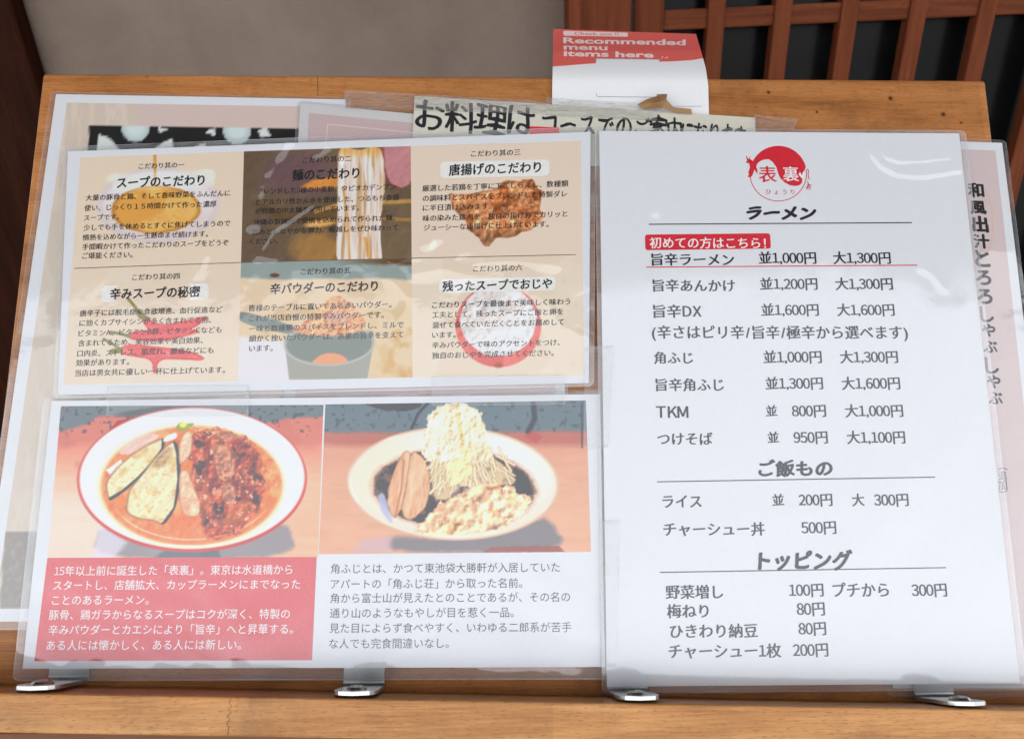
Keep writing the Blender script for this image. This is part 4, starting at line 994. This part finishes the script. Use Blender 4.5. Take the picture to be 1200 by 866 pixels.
body = [[[('大量の豚骨と鶏、そして香味野菜をふんだんに', 101, 232.5, 270), ('使い、じっくり１５時間かけて作った濃厚', 99.5, 244.5, 254), ('スープです。', 99, 256, 140), ('少しでも手を休めるとすぐに焦げてしまうので', 98.5, 267.5, 270), ('情熱を込めながら一生懸命まぜ続けます。', 97.5, 279, 244), ('手間暇かけて作ったこだわりのスープをどうぞ', 97, 290, 268), ('ご堪能ください。', 97, 300.5, 156)],
         [('ブレンドした3種の小麦粉、タピオカデンプン', 301, 225, 464), ('とアルカリ性かん水を使用した、つるもち食感', 300, 237.5, 468), ('が特徴の中太麺を使用しています。', 299, 248, 421), ('沖縄の製麺所で愛情を込められて作られた麺。', 297, 261, 463), ('旨みとしなやかな弾力、喉越しをぜひ味わって', 296, 272.5, 467), ('ください。', 293, 283.5, 326)],
         [('厳選した若鶏を丁寧に下ごしらえし、数種類', 495, 221.5, 666), ('の調味料とスパイスをブレンドした特製ダレ', 495.5, 233.2, 664.5), ('に半日漬け込みます。', 495.5, 244.5, 576), ('味の染みた鶏肉を、独自の揚げ方でカリッと', 495.5, 256.5, 665), ('ジューシーな唐揚げに仕上げています。', 496.5, 267.5, 643)]],
        [[('唐辛子には脱毛症や食欲増進、血行促進など', 94, 367.5, 261), ('に効くカプサイシンが多く含まれてる他、', 93.5, 379, 248), ('ビタミンA、ビタミンB群、ビタミンCなども', 92.5, 391, 260), ('含まれてるため、美容効果や美白効果、', 92, 402.5, 238), ('口内炎、ストレス、肌荒れ、腰痛などにも', 91, 414.5, 250.5), ('効果があります。', 89.5, 425.5, 152), ('当店は男女共に優しい一杯に仕上げています。', 88.5, 437.5, 264)],
         [('皆様のテーブルに置いてある赤いパウダー。', 292, 361.5, 459), ('これが当店自慢の特製辛みパウダーです。', 292, 373.5, 450), ('一味と数種類のスパイスをブレンドし、ミルで', 292, 385.5, 473), ('細かく挽いたパウダーは、表裏の旨辛を支えて', 292, 397, 473), ('います。', 292, 408.5, 320)],
         [('こだわりスープを最後まで美味しく味わう', 506.5, 358, 668), ('工夫として、残ったスープにご飯と卵を', 506.5, 369.5, 660), ('混ぜて食べていただくことをお薦めして', 506.5, 381.5, 661), ('います。', 506.5, 393, 534), ('辛みパウダーで味のアクセントをつけ、', 506.5, 405, 656), ('独自のおじやを完成させてください。', 506.5, 417, 649)]]]
for r in range(2):
    for k in range(3):
        if r == 0: q = [(XT[k], topx(XT[k])), (XT[k + 1], topx(XT[k + 1])), (XM[k + 1], mid(XM[k + 1])), (XM[k], mid(XM[k]))]
        else: q = [(XM[k], mid(XM[k])), (XM[k + 1], mid(XM[k + 1])), (XB[k + 1], botx(XB[k + 1])), (XB[k], botx(XB[k]))]
        q = [(float(a), float(b)) for a, b in q]
        pn = s.quad_px('printed_panel', q, .04, M['print'], 210, 150, arts[r][k])
        a, xa, ya, xb, b, xc, yc, xd = heads[r][k]
        if (r, k) in ((0, 2), (1, 0), (1, 2)):
            pd = 10 if r == 0 or k == 0 else 4; hh = 9.5 if k != 2 or r == 0 else 8; sl = -.03
            s.poly_px('heading_panel', rrect([(xc - pd, yc - hh), (xd + pd, yc - hh + sl * (xd - xc)), (xd + pd, yc + hh + sl * (xd - xc)), (xc - pd, yc + hh)], 6), .075, M['pill'], pn)
        dk = M['black'] if not (r == 1 and k == 1) else M['soft']
        s.text('small_heading', a, xa, ya, xb, .1, dk, .02, 1.0, pn, tilt=.07)
        s.text('heading', b, xc, yc, xd, .12, dk, .03, 1.08, pn, tilt=.08)
        for st, x0, y, x1 in body[r][k]: s.text('body_text', st, x0, y, x1, .1, dk, .022, 1.0, pn, tilt=.07)
M['rule'] = ink('thin_brown_rule', (0.14, 0.09, 0.06, 1))
for k in range(3): s.strip_px('divider_line', [(XM[k] + (3 if k == 0 else 0), float(mid(XM[k]))), (XM[k + 1] - (7 if k == 2 else 0), float(mid(XM[k + 1])))], .9, .08, M['rule'])
s.film((2.4, 2.8, 2.6, 1.8), M['film'], n=200, creases=[
    ([(336, 166), (322, 186), (306, 208), (298, 236), (296, 262)], 1.1, 4.0), ([(366, 240), (340, 258), (318, 272), (306, 292), (302, 304)], .45, 1.5), ([(300, 300), (322, 304)], .2, 1.2), ([(372, 176), (388, 170), (400, 185)], 1.1, 5.0), ([(488, 322), (520, 316), (548, 323)], .55, 2.6), ([(458, 326), (476, 350), (470, 384)], .6, 3.0), ([(560, 308), (610, 305), (650, 312)], .4, 2.4), ([(240, 300), (225, 330), (232, 352)], .5, 3.5), ([(500, 288), (512, 281)], .5, 2.0)])

# the price list
s = S3 = Sheet('price_list', [(702, 154), (1123.5, 157), (1194.5, 800), (711, 804)], 6.4, 'white laminated price list with red round emblem and black price lines', 'menu', .40, 8)
s.paper()
cx, cy, rx, ry = 911.6, 204, 33.2, 32.3
def E_(a, k=1.0, ox=0, oy=0): return (cx + ox + rx * k * math.cos(rad(a)), cy + oy - ry * k * math.sin(rad(a)))
em = s.poly_px('emblem', [E_(a) for a in np.linspace(14, 180, 34)] + [(878.6, 209), (881, 207), (884, 199)] + [(885.5 + (1 - math.cos(t)) * 13.0, 198 - 10.5 * math.sin(t)) for t in np.linspace(0, 1.75, 10)] + [(905, 190.5), (909.5, 197), (911.5, 204), (914, 209.5), (919, 214.5), (925, 217.8), (931, 218.8), (936.5, 217.8), (939.3, 215), (939.6, 210), (940.5, 204), (943, 199)], .08, M['red'])
s.strip_px('emblem_ring', [E_(a) for a in np.linspace(-180, 8, 60)], .9, .08, M['red'], n=70)
s.poly_px('emblem_crest', [(880.5, 188), (877, 187), (873.5, 184), (875.5, 189), (873, 191), (877.5, 192.5), (878.5, 197), (876.5, 203), (877.5, 205.5), (875.5, 208), (879, 209), (881.5, 204), (883.5, 198.5), (886.5, 204.5), (887.5, 201), (885, 194)], .085, M['red'])
for q in ([(876, 189), (874.5, 185), (875, 183.5)], [(878.5, 190), (878, 186), (878.8, 184.5)], [(945, 199), (947.5, 200), (946.5, 206), (948, 211)], [(944, 221), (948, 217), (950.5, 218)], [(945, 222), (947, 219.5), (949, 223)], [(946, 216), (946.5, 220), (944.5, 223)], [(950, 221), (947, 217), (946, 213)]): s.strip_px('emblem_crest', q, .9, .085, M['red'], n=8)
s.text('emblem_lettering', '表', 888.5, 205, 909.5, .1, M['red'], .02); s.text('emblem_lettering', '裏', 917, 204.5, 935.5, .12, M['white'], .014)
s.poly_px('emblem_crest', [(935.5, 205), (937, 202), (939, 206.5), (941, 201.5), (942.5, 205), (941.5, 211), (938, 208.5)], .1, M['white'])
s.text('emblem_lettering', 'ひょうり', 897, 225.5, 930.5, .1, M['red'], .005, pitch=.35)
HV = dict(tilt=.13, brush=.02)
s.text('heading', 'ラーメン', 874, 250, 956, .12, M['black'], .062, .86, shear=.16, **HV)
s.text('heading', 'ご飯もの', 888, 549, 975.5, .12, M['black'], .042, .84, **HV)
s.text('heading', 'トッピング', 888, 656.5, 998, .12, M['black'], .050, .95, shear=.14, **HV)
for q in ([(760, 263.5), (1068, 261.5)], [(770, 564.5), (1095, 559)], [(773, 670.3), (1108, 664.8)]): s.strip_px('rule_line', q, 1.3, .08, M['soft'])
s.strip_px('red_underline', [(757, 313.6), (1074, 311.3)], 1.4, .08, M['redbox'])
s.poly_px('red_badge', rrect([(755.5, 275.5), (902, 274), (903, 292), (756, 293.8)], 3.5), .08, M['red'])
s.text('badge_lettering', '初めての方はこちら！', 761, 285, 897, .12, M['white'], .018, tilt=.06)
rows = [(304.5, 302.6, '旨辛ラーメン', 763, 860, ('並1,000円', 888.5, 956), ('大1,300円', 975.5, 1043)), (335, 333, '旨辛あんかけ', 764.5, 861, ('並1,200円', 890, 957.5), ('大1,300円', 978, 1045.5)),
        (365, 363.4, '旨辛DX', 765, 822, ('並1,600円', 891.5, 959), ('大1,600円', 980, 1047.5)), (419.5, 418.5, '角ふじ', 766, 812, ('並1,000円', 894, 962.5), ('大1,300円', 983.5, 1051.5)),
        (451, 449.3, '旨辛角ふじ', 768, 848, ('並1,300円', 896.5, 964), ('大1,600円', 985.5, 1054)), (482.8, 481.5, 'TKM', 768.5, 806.5, ('並', 897, 910.5), ('大1,000円', 989.5, 1057.5), ('800円', 927.5, 967.5)),
        (514.3, 512.5, 'つけそば', 770, 835, ('並', 899, 912.5), ('大1,100円', 991.5, 1060), ('950円', 929.5, 969.5)), (587.5, 585.6, 'ライス', 776, 822, ('並', 904.5, 918.5), ('大', 997.5, 1012.5), ('200円', 935.5, 975), ('300円', 1023.5, 1064)),
        (620, 618, 'チャーシュー丼', 777, 896, ('500円', 938.5, 979.5)), (693.3, 691, '野菜増し', 779.5, 847, ('100円', 924, 964.5), ('プチから', 975, 1041), ('300円', 1067.5, 1109)),
        (715.5, 713, '梅ねり', 781, 830, ('80円', 933, 966)), (739, 736, 'ひきわり納豆', 784.5, 887.5, ('80円', 935, 967.5)), (762.5, 761, 'チャーシュー1枚', 783, 915, ('200円', 928.5, 970))]
KS = dict(tilt=.06)
for y0, yp, nm, a, b, *pr in rows:
    s.text('menu_line', nm, a, y0, b, .1, M['black'], .028, .96 if nm != 'ライス' else 1.0, **KS)
    for st, c0, c1 in pr: s.text('price', st, c0, yp, c1, .1, M['black'], .026, 1.0, **KS)
s.text('menu_line', '(辛さはピリ辛/旨辛/極辛から選べます)', 763.5, 389.5, 1063, .1, M['black'], .026, 1.0, **KS)
s.film((2.4, 1.8, 3.6, 3.0), M['film2'], n=200, creases=[
    ([(1021, 156), (1026, 172), (1036, 183), (1052, 189), (1075, 188), (1112, 184)], .62, 1.7), ([(1012, 160), (1022, 182), (1034, 196), (1052, 204), (1080, 206), (1124, 199)], .66, 1.8),
    ([(1078, 314), (1092, 322), (1104, 338)], .35, 1.7), ([(742, 196), (752, 222), (768, 246)], .5, 4.0), ([(1000, 525), (1040, 517), (1068, 521)], .15, 1.6)])

# ------------------------------------------------------------------ clear tape pieces
def tape(quad, w0, label, material, crumple=0.0, seed=0, milk=.05, edge=.3):
    q = np.array(quad, float); cu = np.mean([np.append(bp(x, y, w0), w0) for x, y in quad], 0)
    root = stand_empty('clear_tape', cu); tag(root, label, 'tape', 'clear tape pieces on the sheets')
    nx, ny = 70, 26; a, b = np.meshgrid(np.linspace(0, 1, nx), np.linspace(0, 1, ny)); a = a.ravel(); b = b.ravel()
    x = (1 - b) * ((1 - a) * q[0, 0] + a * q[1, 0]) + b * ((1 - a) * q[3, 0] + a * q[2, 0]); y = (1 - b) * ((1 - a) * q[0, 1] + a * q[1, 1]) + b * ((1 - a) * q[3, 1] + a * q[2, 1])
    wz = w0 + crumple * (fbm(x, y * 2, 9, 200 + seed, 3) - .5) + .3 * (fbm(x, y, 40, 210 + seed, 2) - .5)
    u, v = bp(x, y, w0); V = (np.stack([u, v, wz], -1) - cu) * .001
    dm = np.minimum(np.minimum(a, 1 - a) * np.hypot(*(q[1] - q[0])), np.minimum(b, 1 - b) * np.hypot(*(q[3] - q[0])))
    mk = milk + edge * (dm < .8)
    return mesh_obj('tape_film', V, [f[::-1] for f in grid_faces(nx, ny)], material, root, smooth=True, attrs={'milk': mk})
tape([(125, 453), (291, 451), (291, 487), (125, 488)], 6.6, 'clear tape across the joint above the spicy bowl photograph', M['tape'], .3, 1)
tape([(506, 441), (662, 439), (662, 474), (506, 476)], 6.6, 'clear tape across the joint above the bean sprout bowl photograph', M['tape'], .3, 2)
tape([(686, 407), (719, 405), (713, 524), (684, 526)], 7.9, 'short upright clear tape at the meeting corner of the three front sheets', M['tape'], .3, 3)
tape([(706, 610), (727, 610), (722, 782), (707, 782)], 7.9, 'long upright clear tape at the lower left edge of the price list', M['tape'], .3, 4)
tape([(404, 106), (640, 119), (640, 134), (404, 127)], 4.3, 'crinkled clear tape along the top of the handwritten strip', M['crinkle'], 1.3, 5, .16, .1)
tape([(640, 115), (770, 122), (770, 142), (640, 136)], 4.4, 'crinkled clear tape between the flyer and the handwritten strip', M['crinkle'], 1.2, 6, .12, .1)
tape([(884, 134), (935, 140), (930, 152), (884, 152)], 4.4, 'crinkled clear tape at the right end of the handwritten strip', M['crinkle'], 1.2, 7, .12, .1)

bpy.data.objects.remove(_to); bpy.data.curves.remove(_tc)
